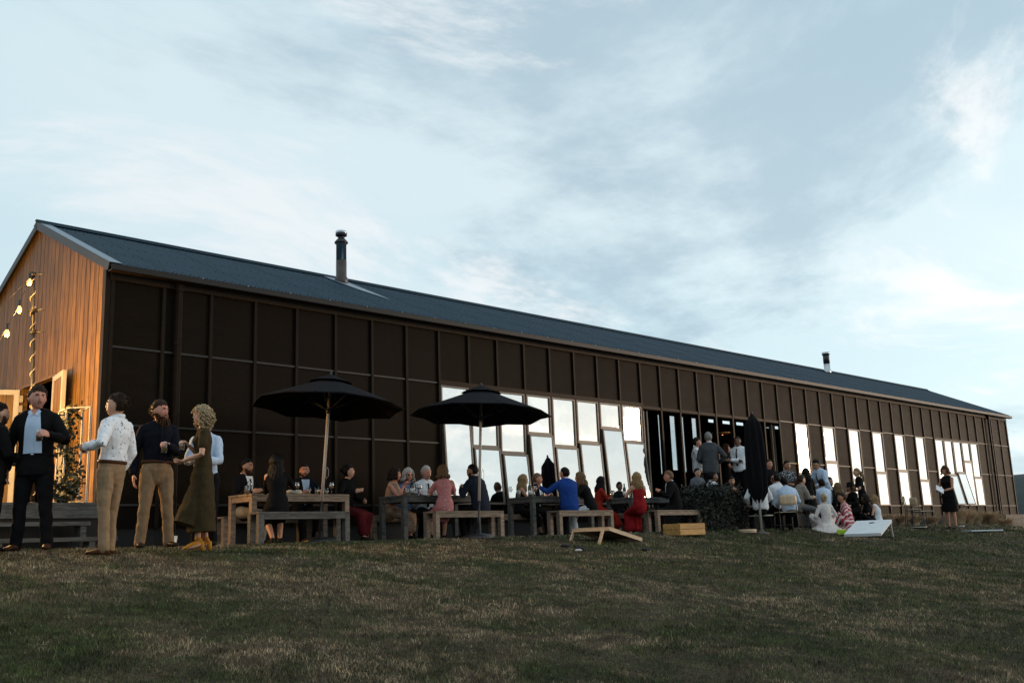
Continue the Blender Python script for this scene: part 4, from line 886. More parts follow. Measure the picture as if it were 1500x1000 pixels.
HD = np.array([(math.sin(math.pi*i/26)*math.sin(2*math.pi*k/36), math.sin(math.pi*i/26)*math.cos(2*math.pi*k/36), math.cos(math.pi*i/26)) for i, k in _uv])
HF = [(i*36+k, (i+1)*36+k, (i+1)*36+(k+1) % 36, i*36+(k+1) % 36) for i in range(26) for k in range(36)]
def ik(a, b, l1, l2, pole):
    a, b, pole = np.array(a, float), np.array(b, float), np.array(pole, float); d = b-a; D = np.linalg.norm(d)
    if D > (l1+l2)*0.999: b = a+d/D*(l1+l2)*0.999; d = b-a; D = np.linalg.norm(d)
    D = max(D, abs(l1-l2)+0.02); u = d/np.linalg.norm(d); q = (l1*l1-l2*l2+D*D)/(2*D); h = math.sqrt(max(0, l1*l1-q*q)); pp = pole-u*(pole@u); pp = pp/(np.linalg.norm(pp)+1e-9)
    return a+u*q+pp*h, b
SKINS = {'fair': ((0.58, 0.33, 0.23), (0.48, 0.25, 0.16)), 'tan': ((0.43, 0.22, 0.135), (0.34, 0.16, 0.09)), 'brown': ((0.17, 0.085, 0.05), (0.13, 0.06, 0.035)), 'red': ((0.56, 0.27, 0.19), (0.44, 0.18, 0.12))}
def skin(k): a_, b_ = SKINS[k]; return mat('skin_'+k, a_, 0.5, color2=b_, scale=14, spec=0.35, sub=0.08)
HAIRC = {'black': (0.006, 0.005, 0.005), 'dark': (0.014, 0.009, 0.006), 'brown': (0.040, 0.021, 0.011), 'auburn': (0.075, 0.028, 0.012), 'blonde': (0.30, 0.19, 0.09), 'sand': (0.17, 0.10, 0.05), 'grey': (0.26, 0.25, 0.24), 'white': (0.50, 0.47, 0.43), 'goldgrey': (0.46, 0.35, 0.21), 'stubble': (0.075, 0.040, 0.026)}
def hairm(k): c = HAIRC[k]; return mat('hair_'+k, c, 0.5, color2=tuple(v*0.5 for v in c), scale=40, stretch=(3, 3, 0.4), spec=0.12, bump=0.2)
def cloth(name, c, rough=0.85, var=0.12): return mat('cloth_'+name, c, rough, var=var, scale=9, bump=0.12, bscale=22, spec=0.07, detail=3)
def torso_prof(fem, H, k=1.0, belly=0.0):                # (distance along spine from hip line, half width, half depth, forward shift)
    s = H/1.75*k
    if fem: P = [(-0.10, 0.135, 0.100, 0), (-0.02, 0.172, 0.120, 0.0), (0.08, 0.155, 0.108, 0), (0.20, 0.120, 0.088, 0.005), (0.30, 0.132, 0.098, 0.012), (0.37, 0.142, 0.112, 0.020), (0.44, 0.146, 0.090, 0.004), (0.495, 0.135, 0.072, -0.004), (0.535, 0.080, 0.056, -0.004), (0.565, 0.050, 0.050, 0.0)]
    else: P = [(-0.10, 0.130, 0.100, 0), (-0.02, 0.165, 0.118, 0.0), (0.08, 0.158, 0.112, 0), (0.20, 0.150, 0.108+belly*0.5, 0.005+belly*0.5), (0.30, 0.165, 0.115+belly*0.3, 0.008+belly*0.3), (0.38, 0.178, 0.118, 0.008), (0.45, 0.182, 0.100, 0.0), (0.50, 0.165, 0.080, -0.006), (0.545, 0.095, 0.064, -0.006), (0.575, 0.060, 0.058, 0.0)]
    return [(a_*s, b_*s, c_*s, d_*s) for a_, b_, c_, d_ in P]
PEOPLE = []
def person(label, head, Y, phi, H=None, fem=False, pose='stand', z0=None, lean=0.0, side=0.0, hyaw=0, hpit=0, hands=(None, None), feet=None, legw=1.0, bulk=1.0, belly=0.0,
           sk='fair', hair=('short', 'brown'), beard=None, moustache=None, glasses=None, top=None, jacket=None, tie=None, bottom=None, dress=None, shoes=(0.015, 0.012, 0.01), heels=False, belt=None, hat=None, vox=0.013, seat=0.445, sleeves='long', group=None, pal='person', grip=(0, 0), hem=None):
    """head = photo pixel of the crown; Y = how far from the camera's line the body stands; phi = heading, degrees clockwise from the barn"""
    lean_r = R(lean); fwd = np.array((math.sin(R(phi)), math.cos(R(phi))))
    hp0 = atY(head[0], head[1], Y); hx, hz = hp0[0], hp0[2]
    off = 0.42*1.7*math.sin(lean_r); X = hx-fwd[0]*off; Yb = Y-fwd[1]*off
    if z0 is None: z0 = PZ if (12.62 < Yb < 15.2 and 6.45 < X < 31) else float(ground(X, Yb))
    up = {'stand': 0.0, 'sit': seat+0.085, 'ground': 0.16, 'kneel': 0.30}[pose]
    if H is None:
        H = (hz-z0)/(0.525+0.475*math.cos(lean_r)) if pose == 'stand' else (hz-z0-up)/(0.475*math.cos(lean_r*0.85))
        h0 = H; H = min(max(H, 1.50 if fem else 1.62), 1.78 if fem else 1.93)
        if abs(h0-H) > 0.02: print('PERSON clamp', label, round(h0, 2), '->', round(H, 2))
    PEOPLE.append((label, round(X, 2), round(Yb, 2), round(H, 2)))
    s = H/1.75; e = thing('person', (X, Yb, z0), label, 'person', group, -R(phi))
    pel = np.array((0, 0, 0.525*H+(0.055 if heels else 0) if pose == 'stand' else up)); d = np.array((math.sin(R(side)), math.sin(lean_r), math.cos(lean_r))); d /= np.linalg.norm(d); rt = np.cross((0, 1, 0), d)*-1; rt = np.array((d[2], 0, -d[0])); rt /= np.linalg.norm(rt); fw = np.cross(d, rt)
    # spine bends gently when leaning
    def sp(t): q_ = t/(0.5*s); b = np.array((0, -0.03*s*math.sin(math.pi*min(max(q_, 0), 1))*(1 if pose != 'stand' else 0.3), 0)); return pel+d*t+b
    prof = torso_prof(fem, H, 1.0, belly); prof = [(a_, b_*bulk, c_*bulk, f_) for a_, b_, c_, f_ in prof]
    nb = sp(0.535*s); hdir = np.array((0, math.sin(lean_r*0.45), math.cos(lean_r*0.45)))
    hc = nb+hdir*0.158*s+fw*0.020*s; HM = rotx(-lean_r*0.35) @ rotz(-R(hyaw)) @ rotx(R(hpit))*1.0
    hs = s*(1.07 if fem else 1.09)
    def HP(dirs, k=1.0, add=0.0): dirs = np.asarray(dirs, float); p = headpos(dirs, fem)*k+dirs*add; return (p*hs) @ HM.T+hc
    shw = (0.150 if fem else 0.172)*s*bulk; shl = sp(0.472*s)-rt*shw-fw*0.006; shr = sp(0.472*s)+rt*shw-fw*0.006
    ual, fal = 0.172*H, 0.150*H
    arms = []
    for sd, sh in ((-1, shl), (1, shr)):
        hd = hands[0 if sd < 0 else 1]
        if hd is None: tgt = sh+np.array((sd*0.07*s, 0.03, -(ual+fal)*0.985)); pole = (sd*0.3, -1, 0)
        else:
            tgt = np.array(hd[:3], float)*s if pose == 'stand' else np.array((hd[0]*s, hd[1]*s, hd[2])); pole = hd[3] if len(hd) > 3 else (sd*0.7, -0.5, -0.8)
        el, wr = ik(sh, tgt, ual, fal, pole); arms.append((sd, sh, el, wr))
    hipw = (0.088 if not fem else 0.090)*s; tl, cl = 0.2345*H, 0.2275*H; legs = []
    for i, sd in enumerate((-1, 1)):
        hip = pel+np.array((sd*hipw, 0, -0.02*s))
        if feet: an = np.array(feet[i], float)
        elif pose == 'stand': an = np.array((sd*0.11*s, -0.02, 0.0))
        elif pose == 'sit': an = np.array((sd*0.13, 0.36+0.08*sd, 0.0))
        elif pose == 'ground': an = np.array((sd*0.12, 0.40, 0.0))
        else: an = np.array((sd*0.12, -0.36, 0.0))
        an = an+np.array((0, 0, 0.075*s+(0.06 if heels else 0)))
        kn, an = ik(hip, an, tl, cl, (sd*(0.12 if pose != 'ground' else 0.35), 1, 0.25 if pose in ('sit', 'ground') else 0.0)); legs.append((sd, hip, kn, an))
    msk = skin(sk)
    # --- the body: one skin, grown from overlapping tapered limbs
    B = MB()
    B.tube([sp(a_)+fw*f_ for a_, b_, c_, f_ in prof], [(b_*0.97, c_*0.97) for a_, b_, c_, f_ in prof], 16, rt)
    B.tube([nb-hdir*0.05*s, nb+hdir*0.06*s+fw*0.008, hc-hdir*0.05*s-fw*0.012], [(0.062*s, 0.062*s), (0.052*s if not fem else 0.045*s,)*2, (0.050*s if not fem else 0.044*s,)*2], 12, rt)
    B.add(HP(HD), HF)
    for sd in (-1, 1): B.ball(hc+HM @ np.array((sd*0.075, -0.008, -0.012))*hs, (0.009*s, 0.019*s, 0.031*s), 8, 6, HM)
    aw = 0.92 if fem else 1.06
    hand_at = []
    for i, (sd, sh, el, wr) in enumerate(arms):
        m1 = sh*0.5+el*0.5; m2 = el*0.65+wr*0.35
        B.tube([sh, m1, el, m2, wr], [0.050*s*aw, 0.045*s*aw, 0.037*s*aw, 0.038*s*aw, 0.026*s*aw], 12, fw)
        fd = (wr-el)/np.linalg.norm(wr-el); g = grip[i]
        inward = np.array((-sd, 0.15, 0.0)); pn = inward-fd*(inward@fd); pn /= np.linalg.norm(pn); wd = np.cross(pn, fd)
        if g: pn = np.array((-sd*0.55, 0.75, 0)); pn = pn-fd*(pn@fd); pn /= np.linalg.norm(pn); wd = np.cross(pn, fd)
        if wd @ np.array((0, 0.6, 0.8)) < 0: wd = -wd
        pc = wr+fd*0.095*s
        B.tube([wr, wr+fd*0.045*s, pc], [(0.024*s, 0.018*s), (0.040*s, 0.018*s), (0.040*s, 0.015*s)], 10, wd)
        for q_, (o_, ln) in enumerate(((0.030, 0.068), (0.011, 0.078), (-0.009, 0.073), (-0.028, 0.056))):
            b0_ = pc+wd*o_*s; cu = 1.25 if g else 0.42
            p1 = b0_+(fd*math.cos(cu*0.45)+pn*math.sin(cu*0.45))*ln*0.5*s; p2 = p1+(fd*math.cos(cu*1.1)+pn*math.sin(cu*1.1))*ln*0.36*s; p3 = p2+(fd*math.cos(cu*1.7)+pn*math.sin(cu*1.7))*ln*0.28*s
            B.tube([b0_-fd*0.015*s, p1, p2, p3], [0.0095*s, 0.009*s, 0.0085*s, 0.0072*s], 7, pn)
        t0 = wr+fd*0.030*s+wd*0.030*s; t1 = t0+(fd*0.6+wd*0.6+pn*0.35)*0.040*s; t2 = t1+(fd*0.75+pn*(0.65 if g else 0.3))*0.034*s
        B.tube([t0, t1, t2], [0.013*s, 0.0105*s, 0.0085*s], 7, pn)
        hand_at.append((pc+pn*0.052*s, fd, pn))
    lw = legw*(1.0 if not fem else 0.95)
    for sd, hip, kn, an in legs:
        B.tube([hip, hip*0.5+kn*0.5, kn, kn*0.68+an*0.32, an], [0.085*s*lw, 0.070*s*lw, 0.053*s*lw, 0.056*s*lw, 0.036*s*lw], 12, (1, 0, 0))
    fdirs = []
    for sd, hip, kn, an in legs:
        fx_ = np.array((sd*0.22, 1, 0)); fx_ /= np.linalg.norm(fx_)
        if pose == 'kneel': fx_ = np.array((0, -1, -0.3)); fx_ /= np.linalg.norm(fx_)
        fdirs.append(fx_); hz_ = np.array((0, 0, -1.0)); hl = an+hz_*(0.035*s+(0.03 if heels else 0))
        B.tube([an, hl-fx_*0.03*s, hl+fx_*0.07*s+hz_*(0.008+(0.02 if heels else 0)), hl+fx_*0.15*s+hz_*(0.015+(0.028 if heels else 0))], [0.036*s, (0.033*s, 0.034*s), (0.040*s, 0.026*s), (0.032*s, 0.015*s)], 10, (1, 0, 0))
    def rem(mb, name, mt, v=None, parent=e, sm_it=3):
        o = mb.build(name, mt, parent, True, True); m = o.modifiers.new('skin', 'REMESH'); m.mode = 'VOXEL'; m.voxel_size = v or vox; m.use_smooth_shade = True
        if sm_it: q = o.modifiers.new('soft', 'SMOOTH'); q.iterations = sm_it; q.factor = 0.5
        if name in ('trousers', 'shirt', 'jacket'):
            tn = 'creases_'+name; tx = bpy.data.textures.get(tn)
            if tx is None: tx = bpy.data.textures.new(tn, 'CLOUDS'); tx.noise_scale = 0.10 if name != 'jacket' else 0.13; tx.noise_depth = 1
            dm_ = o.modifiers.new('creases', 'DISPLACE'); dm_.texture = tx; dm_.strength = 0.022; dm_.mid_level = 0.36
        return o
    body = rem(B, 'body', msk, None, e, 1)
    # --- face
    if True:
        dk = mat('eye_dark', (0.012, 0.009, 0.008), 0.25); hcol = hairm(hair[1] if hair else 'brown')
        for sd in (-1, 1):
            p = HP([(sd*0.36, 0.90, 0.075)])[0]; MB().ball(p-HM @ np.array((0, 0.004, 0))*hs, (0.0175*hs, 0.0105*hs, 0.0088*hs), 8, 6, HM).build('eye', dk, e, True, True)  # dark eyes, drawn large to stand for the shade of the sockets too
            br_ = [HP([(sd*a_, 0.9, z_)])[0]+HM @ np.array((0, 0.0035, 0)) for a_, z_ in ((0.17, 0.235), (0.36, 0.275), (0.56, 0.225))]
            MB().tube(br_, [0.0050*hs, 0.0062*hs, 0.0036*hs], 6).build('eyebrow', hcol, e, True, True)
        lp_ = [HP([(a_, 0.9, -0.475)])[0]+HM @ np.array((0, 0.001, 0)) for a_ in (-0.24, 0, 0.24)]
        MB().tube(lp_, [(0.003*hs, 0.003*hs), (0.0055*hs, 0.0055*hs), (0.003*hs, 0.003*hs)], 7).build('mouth', mat('lips_red' if fem else 'lips', (0.30, 0.06, 0.05) if fem else (0.26, 0.11, 0.085), 0.4), e, True, True)
    def hpatch(name, mt, keep, add, jit=0.0, k=1.0, parent=e):
        q = np.random.default_rng(len(PEOPLE)*7+len(name)); dirs = HD; A = np.array([add(p) for p in dirs]); P = headpos(dirs, fem)
        # smooth over nose etc.
        P = (P*k+dirs*(A*(1+jit*(q.random(len(dirs))-0.5)))[:, None])*hs @ HM.T+hc; ok = np.array([keep(p) for p in dirs]); fs = [f for f in HF if sum(ok[i] for i in f) >= 3]
        mb = MB(); used = sorted({i for f in fs for i in f}); ix = {i: j for j, i in enumerate(used)}; mb.add(P[used], [tuple(ix[i] for i in f) for f in fs])
        return mb.build(name, mt, parent, True, True)
    hob = None
    if hair:
        st_, hc_ = hair[:2]; mh = hairm(hc_); q = np.random.default_rng(len(PEOPLE)+40)
        th = {'short': 0.013, 'crop': 0.006, 'quiff': 0.016, 'long': 0.020, 'bob': 0.024, 'curly': 0.022, 'pony': 0.014, 'bun': 0.014, 'wavy': 0.022, 'balding': 0.006}[st_]
        femcut = st_ in ('long', 'bob', 'pony', 'bun', 'wavy', 'curly')
        def marg(p):                                    # how far inside the hairline
            x, y, z = p
            if st_ == 'balding' and z > 0.45: return -1
            line = 0.46 if not femcut else 0.44
            if y > 0.30: return z-(line+0.10*(1-abs(x)*1.1))
            if y > -0.12: return z-((line+0.10)*(y+0.12)/0.42-0.12+(0 if femcut else 0.12))
            return z-(-0.50 if not femcut else -0.72)
        keep = lambda p: marg(p) > -0.03
        add = lambda p: (0.10+0.90*min(1, max(0, marg(p))*3.2))*th*(0.55+0.6*max(p[2], 0)+(0.9*max(p[1], 0)*max(p[2], 0) if st_ in ('quiff',) else 0)+(0.35 if p[1] < 0 else 0))
        hob = hpatch('hair', mh, keep, add, 0.5 if st_ != 'crop' else 0.2)
        mb = MB(); hx_ = []
        L_ = hair[2] if len(hair) > 2 else 0.3
        if st_ in ('long', 'wavy', 'bob'):
            for i in range(110 if st_ != 'bob' else 80):
                a_ = q.uniform(R(62), R(298)); x_, y_ = math.sin(a_), math.cos(a_); zz0 = q.uniform(0.15, 0.8)
                pts = []; rr_ = math.sqrt(max(0, 1-zz0**2)); n = 8; l = L_*q.uniform(0.75, 1.1); ph_ = q.uniform(0, 6.28)
                for j in range(n):
                    f = j/(n-1); z_ = zz0-f*1.15 if f < 0.45 else None
                    if f < 0.45: zc_ = zz0-f/0.45*(zz0+0.35); r_ = math.sqrt(max(0.02, 1-zc_**2)); p = HP([(x_*r_, y_*r_, zc_)], 1.0, th*0.9+0.004)[0]; last = p
                    else:
                        g = (f-0.45)/0.55; out = np.array((x_, y_*0.9-0.25, 0)) @ HM.T; p = last+np.array((0, 0, -1.0))*l*g+out*(0.035*math.sin(math.pi*g*0.7))+np.array((math.sin(ph_+g*9), math.cos(ph_+g*8), 0))*(0.014 if st_ == 'wavy' else 0.004)
                    pts.append(p)
                mb.tube(pts, [0.012, 0.013, 0.013, 0.013, 0.012, 0.011, 0.009, 0.004], 5)
        if st_ == 'curly':
            for i in range(420):
                v = q.normal(size=3); v /= np.linalg.norm(v)
                if not (keep(v) or (v[1] < 0.15 and v[2] > -0.85) or (abs(v[0]) > 0.72 and v[1] < 0.45 and v[2] > -0.75)): continue
                p = HP([v], 1.0, 0.012+0.024*q.random())[0]-np.array((0, 0, 0.01)); r_ = q.uniform(0.010, 0.019); t0 = q.uniform(0, 6.28)
                mb.tube([p+np.array((math.cos(t0+j*1.1), math.sin(t0+j*1.1), 0))*r_+np.array((0, 0, 0.012-j*0.011))+(HM @ v)*0.004*j for j in range(6)], [0.005, 0.008, 0.009, 0.009, 0.007, 0.003], 5)
        if st_ in ('pony', 'bun'):
            b0_ = HP([(0, -0.95, 0.25)], 1.0, 0.02)[0]
            if st_ == 'pony':
                for i in range(30):
                    o_ = q.normal(size=3)*0.014; bk_ = HM @ np.array((0, -1, 0)); pts = [b0_+o_*0.3+bk_*(0.05*math.sin(j/5*2.2))+np.array((0, 0, -L_*(j/6)**1.2))+o_*j*0.5 for j in range(7)]; mb.tube(pts, [0.010, 0.014, 0.015, 0.014, 0.012, 0.009, 0.003], 5)
            else: mb.ball(b0_, (0.045, 0.04, 0.042), 12, 8)
        if st_ in ('short', 'quiff', 'balding', 'crop') and vox < 0.011:
            for i in range(620):
                v = q.normal(size=3); v /= np.linalg.norm(v)
                if not keep(v): continue
                p = HP([v], 1.0, add(v)*0.8)[0]; fl = HM @ np.array((0.2*q.normal(), -0.6 if st_ != 'quiff' else -0.3, 0.25 if st_ == 'quiff' else -0.1)); k_ = q.uniform(0.7, 1.6); mb.tube([p-fl*0.010, p+(HM @ v)*0.006*k_+fl*0.010*k_, p+(HM @ v)*0.005*k_+fl*0.034*k_], [0.0025, 0.0042, 0.0008], 4)
        if mb.v: mb.build('hair_strands' if st_ != 'curly' else 'hair_curls', mh, hob, True, True)['kind'] = 'stuff'
    if beard:
        full = beard[1]; beard = (beard[0], full) if full > 0.02 else ('stubble', full); kb = lambda p: (p[1] > 0.10 and p[2] < (-0.20 if abs(p[0]) > 0.78 else -0.36-0.14*max(0, 1-abs(p[0])*2.2)) and p[2] > -0.95 and not (abs(p[0]) < 0.30 and -0.58 < p[2] < -0.38))
        hpatch('beard', hairm(beard[0]), kb, lambda p: 0.006+full*(0.3+0.9*max(0, -p[2]-0.3)*max(0, p[1]+0.2)), 0.5)
        if full > 0.02:
            mb = MB(); q = np.random.default_rng(5); c_ = HP([(0, 0.62, -0.80)])[0]
            for i in range(60): v = q.normal(size=3)*np.array((0.026, 0.020, 0.010)); p = c_+v; mb.tube([p, p+np.array((v[0]*0.3, 0.012, -0.05)), p+np.array((v[0]*0.1, 0.016, -0.10*q.uniform(0.6, 1.1)))], [0.008, 0.009, 0.003], 5)
            mb.build('beard_tip', hairm(beard[0]), e, True, True)
    if moustache or beard:
        mm = [HP([(a_, 0.9, z_)])[0]+HM @ np.array((0, 0.004, 0)) for a_, z_ in ((-0.30, -0.45), (-0.14, -0.375), (0, -0.36), (0.14, -0.375), (0.30, -0.45))]
        MB().tube(mm, [0.003, 0.006, 0.006, 0.006, 0.003], 6).build('moustache', hairm(moustache or beard[0]), e, True, True)
    if glasses:
        mb = MB()
        for sd in (-1, 1):
            c_ = HP([(sd*0.36, 0.90, 0.06)])[0]+HM @ np.array((0, 0.014, 0)); mb.tube([c_+HM @ np.array((0.024*math.cos(t_), 0, 0.019*math.sin(t_))) for t_ in np.linspace(0, 6.283, 13)], 0.0022, 5)
            if glasses == 'sun': MB().ball(c_, (0.024, 0.003, 0.019), 10, 6, HM).build('lens', dk, e, True, True)
            mb.tube([c_+HM @ np.array((sd*0.024, 0, 0.005)), hc+HM @ np.array((sd*0.080, -0.005, 0.008))*hs], 0.002, 5)
        mb.build('glasses', M_black, e, True, True)
    if hat:
        o_ = hc+HM @ np.array((0, -0.01, 0.055))*hs; axh = HM @ np.array((0, 0.12, 1)); axh /= np.linalg.norm(axh)
        MB().lathe([(0.0, 0.10), (0.075, 0.10), (0.092, 0.075), (0.098, 0.0), (0.155, -0.005), (0.16, 0.002), (0.10, 0.006)], 24, tuple(o_), tuple(axh)).build('hat', hat, e, True, True)
    # --- clothes
    def sleeve(mb, inf, kind):
        for sd, sh, el, wr in arms:
            a_ = aw
            if kind == 'long': mb.tube([sh-np.array((sd*0.01, 0, 0)), sh*0.5+el*0.5, el, el*0.6+wr*0.4, wr*0.97+el*0.03], [0.056*s*a_+inf, 0.050*s*a_+inf, 0.044*s*a_+inf, 0.042*s*a_+inf, 0.032*s*a_+inf*0.7], 12, fw)
            elif kind == 'rolled': mb.tube([sh, sh*0.5+el*0.5, el, el*0.75+wr*0.25], [0.056*s*a_+inf, 0.050*s*a_+inf, 0.044*s*a_+inf, 0.043*s*a_+inf+0.004], 12, fw)
            elif kind == 'short': mb.tube([sh, sh*0.6+el*0.4, sh*0.35+el*0.65], [0.056*s*a_+inf, 0.053*s*a_+inf, 0.052*s*a_+inf+0.006], 12, fw)
    def torso(mb, inf, t0, t1):
        P = [p for p in prof if t0-0.03*s <= p[0] <= t1]
        mb.tube([sp(a_)+fw*f_ for a_, b_, c_, f_ in P], [(b_+inf, c_+inf) for a_, b_, c_, f_ in P], 18, rt)
    def surf(t, x, inf):                                         # point on the front of the torso
        for i in range(len(prof)-1):
            if prof[i][0] <= t <= prof[i+1][0]: break
        a_, b_ = prof[i], prof[i+1]; f = (t-a_[0])/(b_[0]-a_[0]); w_ = a_[1]+(b_[1]-a_[1])*f+inf; dd = a_[2]+(b_[2]-a_[2])*f+inf; ff = a_[3]+(b_[3]-a_[3])*f
        x = max(-w_*0.97, min(w_*0.97, x)); return sp(t)+fw*(ff+dd*math.sqrt(1-(x/w_)**2))+rt*x
    def front(name, mt, edge, t0, t1, inf, n=10, c=6, parent=e):   # a strip lying on the chest, edge(t) = half width
        mb = MB(); vs = []
        for j in range(n+1):
            t_ = t0+(t1-t0)*j/n; w_ = edge(j/n)
            for i in range(c+1): vs.append(surf(t_, w_*(2*i/c-1), inf))
        mb.add(vs, [(j*(c+1)+i, j*(c+1)+i+1, (j+1)*(c+1)+i+1, (j+1)*(c+1)+i) for j in range(n) for i in range(c)]).build(name, mt, parent, True, True)
    long_top = pose != 'stand'
    if bottom:
        mb = MB(); P = [p for p in prof if p[0] <= 0.10*s]; mb.tube([sp(a_)+fw*f_ for a_, b_, c_, f_ in P], [(b_+0.010, c_+0.010) for a_, b_, c_, f_ in P], 16, rt)
        for sd, hip, kn, an in legs:
            end = an+np.array((0, 0, 0.01-0.035)) if hem is None else kn*(1-hem)+an*hem
            mb.tube([hip, hip*0.5+kn*0.5, kn, kn*0.6+an*0.4, end], [0.096*s*lw+0.004, 0.082*s*lw+0.004, 0.066*s*lw, 0.060*s*lw, 0.053*s*lw+(0.006 if not fem else -0.006)], 12, (1, 0, 0))
        rem(mb, 'trousers', bottom)
    if top:
        mb = MB(); torso(mb, 0.018, -0.02*s if not belt else 0.06*s, 0.52*s); sleeve(mb, 0.012, sleeves)
        if not jacket: rem(mb, 'shirt', top)
        if not fem:
            cm = MB(); cm.tube([sp(0.560*s)+fw*(-0.070*math.cos(t_)-0.004)*s+rt*0.069*s*math.sin(t_)+d*(0.016-0.020*(1-math.cos(t_)))*s for t_ in np.linspace(-2.9, 2.9, 17)], [(0.024*s, 0.007*s)]*17, 8, d); cm.build('collar', top, e, True, True)
            if not jacket and not tie and vox < 0.011: front('placket', top, lambda f: 0.014*s, 0.06*s, 0.50*s, 0.034)
    if jacket:
        mb = MB(); torso(mb, 0.024, -0.09*s, 0.51*s); sleeve(mb, 0.011, 'long')
        if pose == 'stand': mb.tube([sp(0.0), sp(-0.10*s), sp(-0.14*s)], [(0.187*s*bulk, 0.140*s), (0.19*s*bulk, 0.140*s), (0.185*s*bulk, 0.135*s)], 18, rt, False)
        rem(mb, 'jacket', jacket)
        if top and not fem or top:
            front('shirt_front', top, (lambda f: (0.092-0.012*f-0.028*f**3)*s) if belt else (lambda f: (0.012+0.060*f**1.1)*s), (0.085 if belt else 0.12)*s, 0.548*s, 0.043)
            if belt:
                front('placket', top, lambda f: 0.012*s, 0.085*s, 0.50*s, 0.046)
                front('open_neck', msk, lambda f: (0.002+0.036*f)*s, 0.485*s, 0.560*s, 0.0475, 4, 2)
                for sd in (-1, 1):
                    vs = [surf(0.50*s, sd*0.008*s, 0.052), surf(0.478*s, sd*0.040*s, 0.052), surf(0.532*s, sd*0.066*s, 0.052), surf(0.562*s, sd*0.040*s, 0.040)]
                    MB().add(vs, [(0, 1, 2, 3)]).build('collar_wing', top, e, False, True)
            if vox < 0.011 and not belt:
                for sd in (-1, 1):
                    vs = [surf(0.12*s+(0.40*s)*j/8, sd*((0.014+0.060*(j/8)**1.1)*s+w_*math.sin(min(1, j/8*1.6)*math.pi*0.75)), 0.046) for j in range(9) for w_ in (0.0, 0.040*s)]
                    MB().add(vs, [(2*j, 2*j+1, 2*j+3, 2*j+2) for j in range(8)]).build('lapel', jacket, e, True, True)
        # open lower front: shirt shows
    if tie: front('tie', tie, lambda f: (0.026-0.012*f)*s if f < 0.93 else 0.020*s, 0.16*s if jacket else 0.08*s, 0.505*s, 0.047 if jacket else 0.034)
    if belt:
        t_ = 0.075*s; c_ = [surf(t_, x_, 0.014) for x_ in np.linspace(-0.15*s, 0.15*s, 9)]
        mb = MB(); mb.tube([sp(t_)+rt*(0.160*s*bulk+0.022)*math.sin(a_)+fw*(0.112*s*bulk+0.022+belly*0.1)*math.cos(a_) for a_ in np.linspace(-math.pi, math.pi, 25)], [(0.018*s, 0.006)]*25, 6, d, False); mb.build('belt', belt, e, True, True)
        MB().ball(sp(t_)+fw*(0.112*s*bulk+0.030), (0.02, 0.005, 0.016), 8, 5).build('buckle', M_steel, e, True, True)
    if dress:
        dm, hemz, flare = dress[:3]; mb = MB(); torso(mb, 0.012, -0.10*s, 0.16*s if top else 0.50*s if sleeves != 'strap' else 0.43*s)
        if sleeves in ('short', 'long', 'rolled') and not top: sleeve(mb, 0.006, sleeves)
        if pose == 'stand':
            z_ = pel[2]; n = 6; mb2 = []
            for j in range(n+1): f = j/n; zz_ = z_-0.02+(hemz-z_)*f; mb2.append(((0, -0.01*f, zz_), ((0.180+flare*f)*s, (0.135+flare*0.75*f)*s)))
            mb.tube([p for p, r in mb2], [r for p, r in mb2], 20, (1, 0, 0), False)
            hemf = dress[3] if len(dress) > 3 else None
            if hemf:                                                       # loose cloth blown to one side
                b0_ = len(mb.v)
                mb.tube([(hemf[0]*f**1.5*0.55, hemf[1]*f**1.5*0.55, z_+(hemz-z_)*f*0.94+0.02) for f in np.linspace(0.1, 1, 7)], [(0.13+0.10*f, 0.10+0.07*f) for f in np.linspace(0, 1, 7)], 16, (1, 0, 0), False)
        elif pose == 'sit':
            for sd, hip, kn, an in legs: mb.tube([hip, hip*0.5+kn*0.5, kn+np.array((0, 0.01, 0)), kn*(1-hemz)+an*hemz], [0.105*s, 0.098*s, 0.088*s, (0.090+flare)*s], 14, (1, 0, 0))
            k_ = (legs[0][2]+legs[1][2])/2; h_ = (legs[0][1]+legs[1][1])/2; a_ = (legs[0][3]+legs[1][3])/2
            mb.tube([h_, h_*0.5+k_*0.5, k_, k_*(1-hemz)+a_*hemz], [(0.15*s, 0.085*s), (0.15*s, 0.075*s), (0.145*s, 0.07*s), ((0.13+flare)*s, (0.06+flare)*s)], 14, (1, 0, 0))
        else:
            mb.tube([pel+np.array((0, 0, 0.05)), pel*0.6+np.array((0, 0.02, 0)), np.array((0, 0.03, 0.02))], [(0.17*s, 0.13*s), ((0.22+flare*0.5)*s, (0.22+flare*0.5)*s), ((0.28+flare)*s, (0.32+flare)*s)], 20, (1, 0, 0))
            for sd, hip, kn, an in legs: mb.tube([hip, kn, kn*0.2+an*0.8], [0.11*s, 0.10*s, 0.11*s], 12, (1, 0, 0))
        o_ = rem(mb, 'dress', dm, max(vox, 0.010))
        tx = bpy.data.textures.get('folds') or bpy.data.textures.new('folds', 'CLOUDS'); tx.noise_scale = 0.16
        dmod = o_.modifiers.new('folds', 'DISPLACE'); dmod.texture = tx; dmod.strength = 0.035; dmod.mid_level = 0.5
